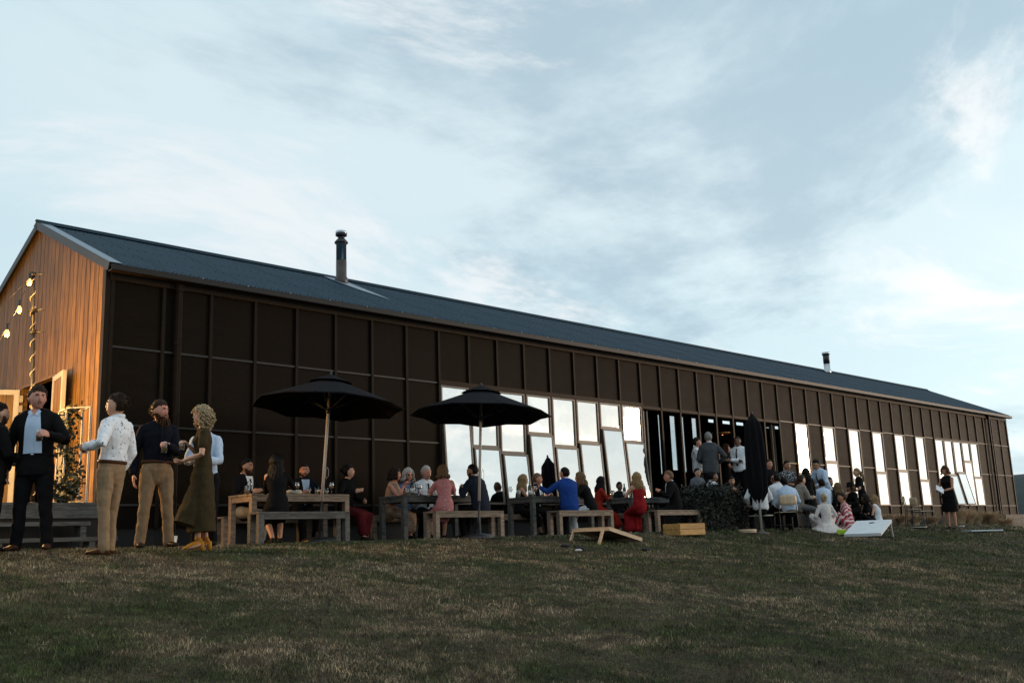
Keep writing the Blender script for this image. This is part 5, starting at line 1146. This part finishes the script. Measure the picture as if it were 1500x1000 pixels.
    if shoes is not None:
        ms = shoes if not isinstance(shoes, tuple) else cloth('shoe_%.3f_%.3f_%.3f' % shoes, shoes, 0.4)
        for (sd, hip, kn, an), fx_ in zip(legs, fdirs):
            mb = MB(); hz_ = np.array((0, 0, -1.0)); ft = an+hz_*0.035*s
            if heels:
                mb.tube([an+hz_*0.0, ft-fx_*0.045*s, ft+fx_*0.06*s+hz_*0.035, ft+fx_*0.165*s+hz_*0.078], [0.043*s, (0.039*s, 0.036*s), (0.044*s, 0.030*s), (0.034*s, 0.016)], 12, (1, 0, 0))
                mb.tube([ft-fx_*0.045*s, ft-fx_*0.055*s+hz_*(an[2]-0.035*s-0.004)], [(0.034*s, 0.034*s), (0.030*s, 0.028*s)], 10, (1, 0, 0), False)
            else:
                mb.tube([an+hz_*0.01, ft-fx_*0.045*s, ft+fx_*0.07*s+hz_*0.008, ft+fx_*0.185*s+hz_*0.018], [0.044*s, (0.040*s, 0.040*s), (0.047*s, 0.032*s), (0.037*s, 0.020*s)], 12, (1, 0, 0))
            mb.v = [(x_, y_, max(z_, 0.002)) if pose != 'kneel' else (x_, y_, z_) for x_, y_, z_ in mb.v]
            mb.build('shoe', ms, e, True, True)
    e['_h'] = 0; del e['_h']
    # where a held thing goes, in the scene
    Mw = Matrix.Translation((X, Yb, z0)) @ Matrix.Rotation(-R(phi), 4, 'Z')
    return e, [np.array(Mw @ Vector(p)) for p, f_, n_ in hand_at]
NAVY = cloth('navy', (0.0065, 0.0075, 0.012)); BLK = cloth('black', (0.0075, 0.007, 0.0075)); KHAKI = cloth('khaki', (0.26, 0.17, 0.098)); LBLUE = cloth('light_blue', (0.44, 0.54, 0.68), 0.8, 0.05); WHITE = cloth('white', (0.66, 0.68, 0.71), 0.8, 0.04)
SPECK = spots('speckled_shirt', (0.72, 0.74, 0.77), (0.03, 0.03, 0.045), 38, 0.635); OLIVE = cloth('olive', (0.040, 0.028, 0.013)); REDS = cloth('red', (0.21, 0.010, 0.013)); WINE = cloth('wine', (0.075, 0.008, 0.010)); BLUE = cloth('royal_blue', (0.010, 0.040, 0.19)); GREYS = cloth('grey_suit', (0.055, 0.060, 0.066)); CREAM = cloth('cream', (0.58, 0.52, 0.49)); LINEN = cloth('linen_suit', (0.22, 0.19, 0.155)); ORANGE = cloth('orange_red', (0.26, 0.020, 0.012))
PINK = spots('pink_floral', (0.42, 0.15, 0.15), (0.20, 0.045, 0.05), 24, 0.56, 0.85, (0.52, 0.30, 0.28)); FLOR = spots('cream_floral', (0.36, 0.23, 0.15), (0.13, 0.05, 0.04), 30, 0.55, 0.85, (0.30, 0.22, 0.16)); PALM = spots('palm_shirt', (0.014, 0.016, 0.020), (0.45, 0.46, 0.48), 30, 0.56); STRIPE = stripes('red_white_stripe', (0.34, 0.02, 0.035), (0.55, 0.45, 0.45), 5.0, 'DIAGONAL'); LACE = spots('patterned_white', (0.62, 0.64, 0.66), (0.10, 0.11, 0.13), 40, 0.60); BLUEP = spots('blue_print', (0.03, 0.06, 0.14), (0.16, 0.20, 0.28), 30, 0.58)
BRN = cloth('brown_leather', (0.07, 0.028, 0.012), 0.45); TANB = cloth('ochre_boot', (0.46, 0.19, 0.025), 0.5)
near = 0.0085
# standing group on the lawn
_, h = person('man in black suit and pale blue shirt holding dark beer', (60, 565), 11.44, 214, None, lean=-3, side=2, vox=near, sk='red', hair=('quiff', 'brown'), moustache='sand', top=LBLUE, jacket=BLK, bottom=BLK, belt=BLK, hyaw=-28, hpit=-3, hands=((-0.20, 0.30, 1.18), (0.27, 0.02, 0.86)), grip=(1, 0), feet=((-0.17, 0.02, 0), (0.16, -0.04, 0)), shoes=(0.055, 0.022, 0.012), bulk=0.97)
tumbler(tuple(h[0]-np.array((0, 0, 0.07))), 'glass of dark beer held by the man in black suit', M_beer, 0.135, 0.037)
_, h = person('man in speckled white shirt and khakis seen from behind, hand in pocket', (175, 575), 10.9, 330, None, lean=-5, vox=near, hair=('short', 'brown'), top=SPECK, bottom=KHAKI, belt=BRN, hyaw=-22, hands=((-0.26, 0.13, 1.15), (0.22, 0.08, 0.88)), grip=(1, 0), feet=((-0.11, -0.04, 0), (0.11, 0.06, 0)), shoes=BRN, bulk=0.94, legw=0.92)
tumbler(tuple(h[0]-np.array((0, 0, 0.07))), 'glass of pink drink held by the man in speckled shirt', mat('rose_drink', (0.55, 0.22, 0.10), 0.2), 0.125, 0.037)
_, h = person('bearded man in navy shirt and khakis holding a glass', (232, 585), 12.15, 190, None, lean=-3, side=-2, vox=near, sk='red', hair=('short', 'brown'), beard=('auburn', 0.045), top=NAVY, bottom=KHAKI, belt=BRN, hyaw=-30, hpit=-6, hands=((-0.02, 0.31, 1.17), (0.26, 0.0, 0.86)), grip=(1, 0), feet=((-0.17, 0.02, 0), (0.17, -0.02, 0)), shoes=(0.03, 0.02, 0.014), bulk=0.96)
tumbler(tuple(h[0]-np.array((0, 0, 0.07))), 'pale drink held by the bearded man in navy shirt', M_wine, 0.13, 0.037)
_, h = person('woman with curly blonde hair in loose olive dress and ochre heeled boots', (299, 600), 11.33, 300, None, fem=True, vox=near, hair=('curly', 'goldgrey'), dress=(OLIVE, 0.24, 0.06, (-0.06, 0.30)), sleeves='short', hyaw=-18, hands=((-0.12, 0.22, 1.10), (0.06, 0.17, 1.30)), grip=(1, 1), shoes=TANB, heels=True, feet=((-0.10, 0.03, 0), (0.11, -0.05, 0)), bulk=0.94)
tumbler(tuple(h[1]-np.array((0, 0, 0.06))), 'small tumbler raised by the curly-haired woman', M_wine, 0.10, 0.034)
person('man in light blue shirt mostly hidden behind the curly-haired woman', (303, 606), 12.1, 215, None, vox=0.012, hair=('short', 'grey'), top=LBLUE, bottom=BLK, hyaw=10, hands=((-0.02, 0.30, 1.10), (0.05, 0.28, 1.15)), bulk=0.84)
person('man in dark suit at the left, only his profile in view', (-4, 612), 11.6, 90, None, vox=0.010, hair=('short', 'dark'), top=WHITE, jacket=BLK, bottom=BLK, beard=('dark', 0.004), hands=((-0.1, 0.2, 1.05), (0.12, 0.3, 1.05)))
# first table
st_hand = lambda z=0.80, y=0.36, w_=0.14: ((-w_, y, z), (w_, y, z))
person('seated bearded man in dark jacket, white shirt and tie', (361, 670), 14.30, 168, None, pose='sit', lean=6, sk='tan', hair=('short', 'black'), beard=('black', 0.010), top=WHITE, jacket=BLK, tie=NAVY, bottom=cloth('stone', (0.32, 0.28, 0.22)), hyaw=-16, hands=st_hand())
person('woman in black with long black hair seated on the grey bench, phone in hand', (405, 664), 13.0, 20, None, fem=True, pose='sit', lean=8, hair=('long', 'black', 0.36), dress=(BLK, 0.25, 0.0), sleeves='long', hyaw=35, hands=((0.02, 0.36, 0.92), (0.16, 0.36, 0.95)), shoes=(0.02, 0.015, 0.012), feet=((-0.02, 0.20, 0), (0.10, 0.28, 0)))
person('seated smiling man in dark jacket and open pale blue collar', (446, 677), 14.35, 195, None, pose='sit', lean=8, sk='red', hair=('crop', 'dark'), beard=('dark', 0.003), top=LBLUE, jacket=NAVY, bottom=BLK, hyaw=12, hands=((-0.22, 0.36, 0.80), (0.12, 0.36, 0.80)))
person('dark-haired woman in black top and wine red skirt looking away', (510, 679), 13.9, 160, None, fem=True, pose='sit', lean=4, sk='fair', hair=('bun', 'black'), top=BLK, dress=(WINE, 0.78, 0.0), sleeves='long', hyaw=-34, hpit=4, hands=((-0.12, 0.30, 0.66), (0.18, 0.32, 0.80)))
# second table
person('woman in sleeveless cream floral dress clasping her hands', (580, 684), 14.1, 150, None, fem=True, pose='sit', lean=10, sk='red', hair=('bob', 'dark', 0.05), dress=(FLOR, 0.62, 0.05), sleeves='none', hyaw=-10, hands=((-0.03, 0.30, 0.92), (0.04, 0.31, 0.93)), grip=(1, 1), bulk=1.08)
person('older woman with blonde-white bob and dark glasses in blue top', (598, 685), 14.45, 185, None, fem=True, pose='sit', lean=10, sk='red', hair=('bob', 'white', 0.06), glasses='sun', top=BLUEP, bottom=BLK, hyaw=5, hands=st_hand())
person('white-haired man in white shirt and dark tie', (624, 681), 14.45, 190, None, pose='sit', lean=8, sk='red', hair=('short', 'white'), top=WHITE, tie=BLK, bottom=BLK, hyaw=-8, hands=st_hand(), belly=0.03)
person('woman in pink floral dress with straight blonde bob, back turned', (648, 681), 13.05, 22, None, fem=True, pose='sit', lean=6, hair=('bob', 'sand', 0.07), dress=(PINK, 0.2, 0.0), sleeves='short', hyaw=-6, hands=st_hand(0.82, 0.36), bulk=1.03)
person('man in navy jacket hunched on the bench behind the umbrella pole', (690, 680), 13.05, 350, None, pose='sit', lean=16, sk='tan', hair=('short', 'dark'), beard=('dark', 0.003), jacket=cloth('slate', (0.018, 0.022, 0.034)), top=WHITE, bottom=BLK, hyaw=-25, hands=st_hand(0.85, 0.36), bulk=1.1)
# third table
person('woman with long blonde hair and bare shoulders in profile', (768, 694), 14.3, 135, None, fem=True, pose='sit', lean=12, sk='tan', hair=('long', 'blonde', 0.22), dress=(BLK, 0.5, 0.02), sleeves='strap', hyaw=5, hands=((-0.04, 0.32, 0.90), (0.05, 0.33, 0.90)))
person('clean-shaven man in dark suit with open white collar', (787, 692), 14.5, 175, None, pose='sit', lean=8, sk='red', hair=('short', 'sand'), top=WHITE, jacket=BLK, bottom=BLK, hyaw=-30, hands=st_hand())
person('man in bright blue jacket reaching across the table, back turned', (826, 688), 13.05, 15, None, pose='sit', lean=12, sk='tan', hair=('short', 'black'), jacket=BLUE, top=WHITE, bottom=BLK, hyaw=-25, hands=((-0.42, 0.42, 0.90), (0.12, 0.38, 0.84)), bulk=1.1)
person('blonde woman in black jacket and white trousers leaning on the table', (845, 691), 13.15, 330, None, fem=True, pose='sit', lean=20, hair=('wavy', 'sand', 0.16), jacket=BLK, top=WHITE, bottom=WHITE, hyaw=-10, hands=st_hand(0.86, 0.42))
# fourth table
person('dark-haired woman in orange-red dress in profile', (882, 701), 14.1, 125, None, fem=True, pose='sit', lean=10, sk='tan', hair=('long', 'black', 0.20), dress=(ORANGE, 0.6, 0.03), sleeves='long', hyaw=4, hands=((-0.06, 0.34, 0.84), (0.05, 0.36, 0.85)))
person('small dark-haired person low behind the fourth table', (908, 713), 14.75, 190, 1.40, fem=True, pose='sit', lean=6, sk='brown', hair=('short', 'black'), top=BLK, bottom=BLK, hands=st_hand())
person('woman with wavy blonde hair in off-shoulder red dress, back turned', (932, 697), 13.05, 25, None, fem=True, pose='sit', lean=6, hair=('wavy', 'blonde', 0.20), dress=(REDS, 0.9, 0.03), sleeves='strap', hyaw=-12, hands=st_hand(0.84, 0.36), shoes=(0.5, 0.48, 0.45))
person('man with cropped sides in dark suit seated at the bench end', (978, 690), 12.95, 318, None, pose='sit', lean=10, sk='red', hair=('quiff', 'sand'), top=WHITE, jacket=BLK, bottom=BLK, hyaw=-6, hands=((-0.12, 0.34, 0.84), (0.12, 0.34, 0.84)))
# by the open doors
DK = FLOOR-0.02
person('man in patterned white shirt standing on the deck', (1019, 640), 14.75, 150, None, z0=DK, sk='tan', hair=('short', 'dark'), top=LACE, bottom=BLK, hyaw=-10, hands=((-0.1, 0.3, 1.05), (0.1, 0.3, 1.05)), sleeves='rolled')
person('grey-haired man in grey suit standing with back turned', (1037, 632), 14.2, 40, None, z0=DK, sk='fair', hair=('short', 'grey'), top=WHITE, jacket=GREYS, bottom=BLK, hyaw=12, hands=((-0.12, 0.25, 1.05), (0.26, 0.12, 1.02)), bulk=1.06)
person('red-haired woman in dark dress standing inside the doors', (1062, 648), 15.6, 150, None, z0=FLOOR, fem=True, sk='red', hair=('wavy', 'auburn', 0.2), dress=(BLK, 0.5, 0.05), sleeves='short', hands=((-0.1, 0.3, 1.0), (0.1, 0.3, 1.0)))
person('waiter in white shirt and black tie with folded arms', (1080, 638), 14.6, 262, None, z0=DK, sk='brown', hair=('crop', 'black'), top=WHITE, tie=BLK, bottom=BLK, hyaw=-8, hands=((0.10, 0.24, 1.14), (-0.10, 0.26, 1.10)))
person('boy with fair face and grey shirt standing below the grey suit', (1020, 676), 13.62, 200, 1.45, sk='fair', hair=('short', 'dark'), top=cloth('grey_shirt', (0.10, 0.11, 0.13)), bottom=BLK)
person('dark man in white shirt seated in profile behind the hedge', (1043, 688), 13.5, 120, None, pose='sit', lean=8, sk='brown', hair=('crop', 'black'), top=WHITE, bottom=BLK, hyaw=6, hands=st_hand(0.75))
person('woman in wine red dress with hair up seated behind the hedge', (1071, 697), 13.55, 215, None, fem=True, pose='sit', lean=4, sk='tan', hair=('bun', 'dark'), dress=(WINE, 0.5, 0.02), sleeves='strap', hyaw=8, hands=((-0.2, 0.3, 0.7), (0.2, 0.3, 0.7)))
# cluster at the right
person('dark-clothed man standing at the right jamb of the doors', (1125, 672), 13.75, 205, None, sk='red', hair=('crop', 'brown'), top=BLK, bottom=BLK)
person('man in black and white palm print shirt, arms crossed', (1152, 674), 13.6, 215, None, sk='tan', hair=('short', 'dark'), top=PALM, bottom=BLK, hands=((0.10, 0.24, 1.12), (-0.10, 0.26, 1.08)), sleeves='short')
person('bald man in light blue shirt seen from behind', (1134, 694), 13.0, 20, None, pose='sit', lean=4, sk='red', hair=('balding', 'brown'), top=LBLUE, bottom=BLK, hyaw=10, hands=st_hand(0.72))
person('man in white shirt slouched at the low table, back turned', (1109, 708), 12.35, 40, None, pose='sit', lean=10, sk='brown', hair=('short', 'black'), top=WHITE, bottom=BLK, hyaw=20, hands=((-0.24, 0.2, 0.62), (0.2, 0.34, 0.66)), bulk=1.08)
person('man in pale blue shirt leaning forward on a plywood chair, back turned', (1149, 705), 12.2, 42, None, pose='sit', lean=18, sk='tan', hair=('short', 'black'), top=LBLUE, bottom=BLK, hyaw=14, hands=((-0.14, 0.44, 0.62), (0.24, 0.40, 0.58)), bulk=1.08, seat=0.45)
person('dark-haired man between the two shirt-backs', (1138, 706), 12.7, 30, None, pose='sit', lean=6, sk='tan', hair=('short', 'black'), top=WHITE, bottom=BLK, hands=st_hand(0.7))
person('young man in linen jacket with swept brown hair in profile', (1176, 711), 12.6, 120, None, pose='sit', lean=14, sk='fair', hair=('quiff', 'brown'), top=BLK, jacket=LINEN, bottom=cloth('grey_trouser', (0.12, 0.12, 0.125)), hyaw=0, hands=((-0.1, 0.40, 0.72), (0.1, 0.40, 0.72)))
person('woman with brown hair seated behind the linen jacket', (1170, 702), 13.2, 190, None, fem=True, pose='sit', lean=6, sk='red', hair=('bob', 'auburn', 0.05), top=BLK, bottom=BLK, hands=st_hand(0.7))
person('waiter in pale shirt bending over to serve', (1194, 668), 13.0, 285, 1.80, lean=22, sk='tan', hair=('short', 'black'), top=LBLUE, bottom=BLK, tie=BLK, hyaw=0, hpit=-14, hands=((-0.16, 0.48, 1.02), (0.12, 0.46, 1.00)))
person('person in black standing in front of the bending waiter', (1180, 692), 12.75, 30, 1.48, fem=True, hair=('long', 'black', 0.2), dress=(BLK, 0.5, 0.04), sleeves='long', lean=6)
person('dark man seated beyond the pale blue back', (1214, 698), 13.5, 200, None, pose='sit', lean=4, sk='tan', hair=('short', 'black'), beard=('black', 0.006), top=BLK, bottom=BLK, hands=st_hand(0.7))
person('man in pale blue shirt seated, sunglasses pushed on, back to the lawn', (1204, 712), 12.7, 30, None, pose='sit', lean=4, sk='tan', hair=('short', 'dark'), top=LBLUE, bottom=BLK, seat=0.36, hands=st_hand(0.62), bulk=1.05)
person('grey-blonde woman in cream dress sitting on the grass, back turned', (1206, 722), 12.05, 40, None, fem=True, pose='ground', lean=3, hair=('bun', 'goldgrey'), dress=(CREAM, 0.2, 0.16), sleeves='long', hands=((-0.18, 0.25, 0.34), (0.18, 0.25, 0.34)), shoes=None)
person('brown-haired woman in red and white striped top crouched on the grass', (1232, 720), 12.0, 330, None, fem=True, pose='ground', lean=10, sk='tan', hair=('short', 'brown'), dress=(STRIPE, 0.2, 0.10), sleeves='long', hyaw=-10, hands=((-0.15, 0.30, 0.36), (0.15, 0.30, 0.36)), shoes=None, bulk=1.08)
person('woman with long caramel hair behind the striped top', (1226, 712), 12.5, 340, None, fem=True, pose='sit', seat=0.34, lean=6, sk='tan', hair=('long', 'sand', 0.2), top=BLK, bottom=BLK, hands=st_hand(0.6))
person('person in black wide-brimmed hat seated low', (1246, 719), 12.55, 300, None, fem=True, pose='sit', seat=0.34, lean=8, sk='tan', hair=('bob', 'brown', 0.05), hat=BLK, top=BLK, bottom=BLK, hands=st_hand(0.6))
person('standing woman in short black dress with long blonde ponytail', (1254, 685), 13.3, 318, None, fem=True, lean=8, sk='fair', hair=('pony', 'blonde', 0.30), dress=(BLK, 0.62, 0.03), sleeves='short', hyaw=-8, hands=((-0.12, 0.34, 1.0), (0.12, 0.36, 1.02)))
person('woman with very long pale blonde hair and white top on the grass', (1279, 724), 12.2, 350, None, fem=True, pose='ground', lean=4, hair=('long', 'blonde', 0.46), top=WHITE, bottom=BLK, sleeves='none', hyaw=-30, hands=((-0.15, 0.30, 0.36), (0.15, 0.30, 0.36)))
person('dark woman in black sitting on the grass beside the long blonde hair', (1266, 731), 12.35, 320, None, fem=True, pose='ground', lean=8, sk='brown', hair=('bob', 'dark', 0.05), top=BLK, bottom=BLK, sleeves='short', hands=((-0.15, 0.34, 0.36), (0.15, 0.34, 0.40)))
_, h = person('woman in sleeveless black dress reading papers by the far windows', (1384, 682), 11.6, 285, None, fem=True, sk='tan', hair=('bob', 'auburn', 0.05), dress=(BLK, 0.52, 0.05), sleeves='none', hyaw=-5, hpit=-14, hands=((-0.13, 0.34, 1.06), (0.10, 0.32, 1.06)), grip=(1, 1), bulk=1.12, shoes=(0.02, 0.015, 0.012))
pp = h[0]; o = MB()
for i in range(3): o.add([(-0.16+0.01*i, -0.11, 0.004*i), (0.16, -0.11+0.02*i, 0.02+0.004*i), (0.15, 0.12, 0.05+0.004*i), (-0.15, 0.11-0.01*i, 0.03+0.004*i)], [(0, 1, 2, 3)])
o = o.build('papers', mat('paper', (0.62, 0.66, 0.70), 0.7), local=True); o.location = tuple(pp+np.array((-0.12, -0.05, 0.0))); o.rotation_euler = (0.5, -0.4, R(20)); tag(o, 'sheets of white paper held by the woman in black dress', 'papers')
p = atY(1150, 745, 12.12); chair(p[0], 12.12, float(ground(p[0], 12.12)), 42, M_chply, 'plywood chair under the man in pale blue shirt')
for q_ in PEOPLE: print(q_)
# ---------------------------------------------------------------- grass blades on the lawn
def blades(n, dmin, dmax, hgt, wid, seed):
    q = np.random.default_rng(seed); d = dmin*(dmax/dmin)**q.random(n)            # dense near, thin far
    x = q.uniform(-0.58, 0.58, n); fx, fy = math.sin(YAW), math.cos(YAW)
    X = d*fx+x*d*fy*1.0; Y = d*fy-x*d*fx*1.0
    k = (Y < 12.60) | (X < 6.3) & (Y < 13.9); X, Y, d = X[k], Y[k], d[k]; n = len(X)
    def vn(sc_, sd_):                                  # smooth value noise over the turf
        G = np.random.default_rng(sd_).random((256, 256)); u = (X+60)*sc_; v = (Y+60)*sc_; iu = np.floor(u).astype(int); iv = np.floor(v).astype(int); fu = u-iu; fv = v-iv; fu = fu*fu*(3-2*fu); fv = fv*fv*(3-2*fv)
        g_ = lambda a, b: G[(iu+a) % 256, (iv+b) % 256]
        return (g_(0, 0)*(1-fu)+g_(1, 0)*fu)*(1-fv)+(g_(0, 1)*(1-fu)+g_(1, 1)*fu)*fv
    Z = ground(X, Y)-0.004; a_ = q.uniform(0, 6.283, n); h = hgt*(0.4+0.9*q.random(n)+0.9*q.random(n)**6)*(0.6+0.9*vn(3.3, 8))*(0.75+0.25*d/dmin*0.5); wd = wid*(0.6+0.8*q.random(n))*np.maximum(1, d/7.5); ln = h*q.uniform(0.2, 1.1, n); b_ = q.uniform(0, 6.283, n)
    P = np.stack([X, Y, Z], 1); s = np.stack([np.cos(a_), np.sin(a_), 0*a_], 1)*wd[:, None]; l = np.stack([np.cos(b_), np.sin(b_), 0*b_], 1)*ln[:, None]
    mid = P+l*0.35+np.stack([0*h, 0*h, h*0.6], 1); tip = P+l+np.stack([0*h, 0*h, h*0.95], 1)
    V = np.stack([P-s, P+s, mid+s*0.7, mid-s*0.7, tip], 1).reshape(-1, 3); I = np.arange(n)*5
    loops = np.stack([I, I+1, I+2, I+3, I+3, I+2, I+4], 1).reshape(-1)
    me = bpy.data.meshes.new('grass'); me.vertices.add(len(V)); me.vertices.foreach_set('co', V.ravel()); me.loops.add(len(loops)); me.loops.foreach_set('vertex_index', loops)
    st_ = np.stack([np.arange(n)*7, np.arange(n)*7+4], 1).ravel(); me.polygons.add(2*n); me.polygons.foreach_set('loop_start', st_)
    me.update(calc_edges=True); me.validate()
    # colour: living green and dry straw in patches, a fact of the turf itself
    pat = 3.2*(vn(0.55, 1)-0.5)+2.6*(vn(1.4, 2)-0.5)+2.6*(vn(4.2, 3)-0.5)+2.0*(vn(11.0, 4)-0.5)+0.75+q.normal(0, 0.7, n)
    dry = sm(0.1, 2.7, pat)[:, None]; ca_ = np.array((0.046, 0.062, 0.021)); cb_ = np.array((0.23, 0.170, 0.108))
    c_ = (ca_*(1-dry)+cb_*dry)*(0.25+1.3*q.random((n, 1))**1.5)*(0.25+0.9*vn(6.0, 6)**1.4+0.9*vn(13.0, 9)**1.6)[:, None]*1.5; c4_ = np.concatenate([c_, np.ones((n, 1))], 1)
    at = me.color_attributes.new('tint', 'FLOAT_COLOR', 'POINT'); at.data.foreach_set('color', np.repeat(c4_, 5, 0).ravel().astype(np.float32))
    return me
gm = bpy.data.materials.new('grass_blade'); gm.use_nodes = True; t = gm.node_tree; b = t.nodes['Principled BSDF']; b.inputs['Roughness'].default_value = 0.7; b.inputs['Specular IOR Level'].default_value = 0.15
an = t.nodes.new('ShaderNodeAttribute'); an.attribute_name = 'tint'; t.links.new(an.outputs['Color'], b.inputs['Base Color'])
me = blades(600000, 4.2, 34.0, 0.024, 0.0018, 11); me.materials.append(gm)
o = bpy.data.objects.new('grass', me); col.objects.link(o); tag(o, 'short mown grass with dry straw patches over the sloping lawn', 'grass'); o['kind'] = 'stuff'
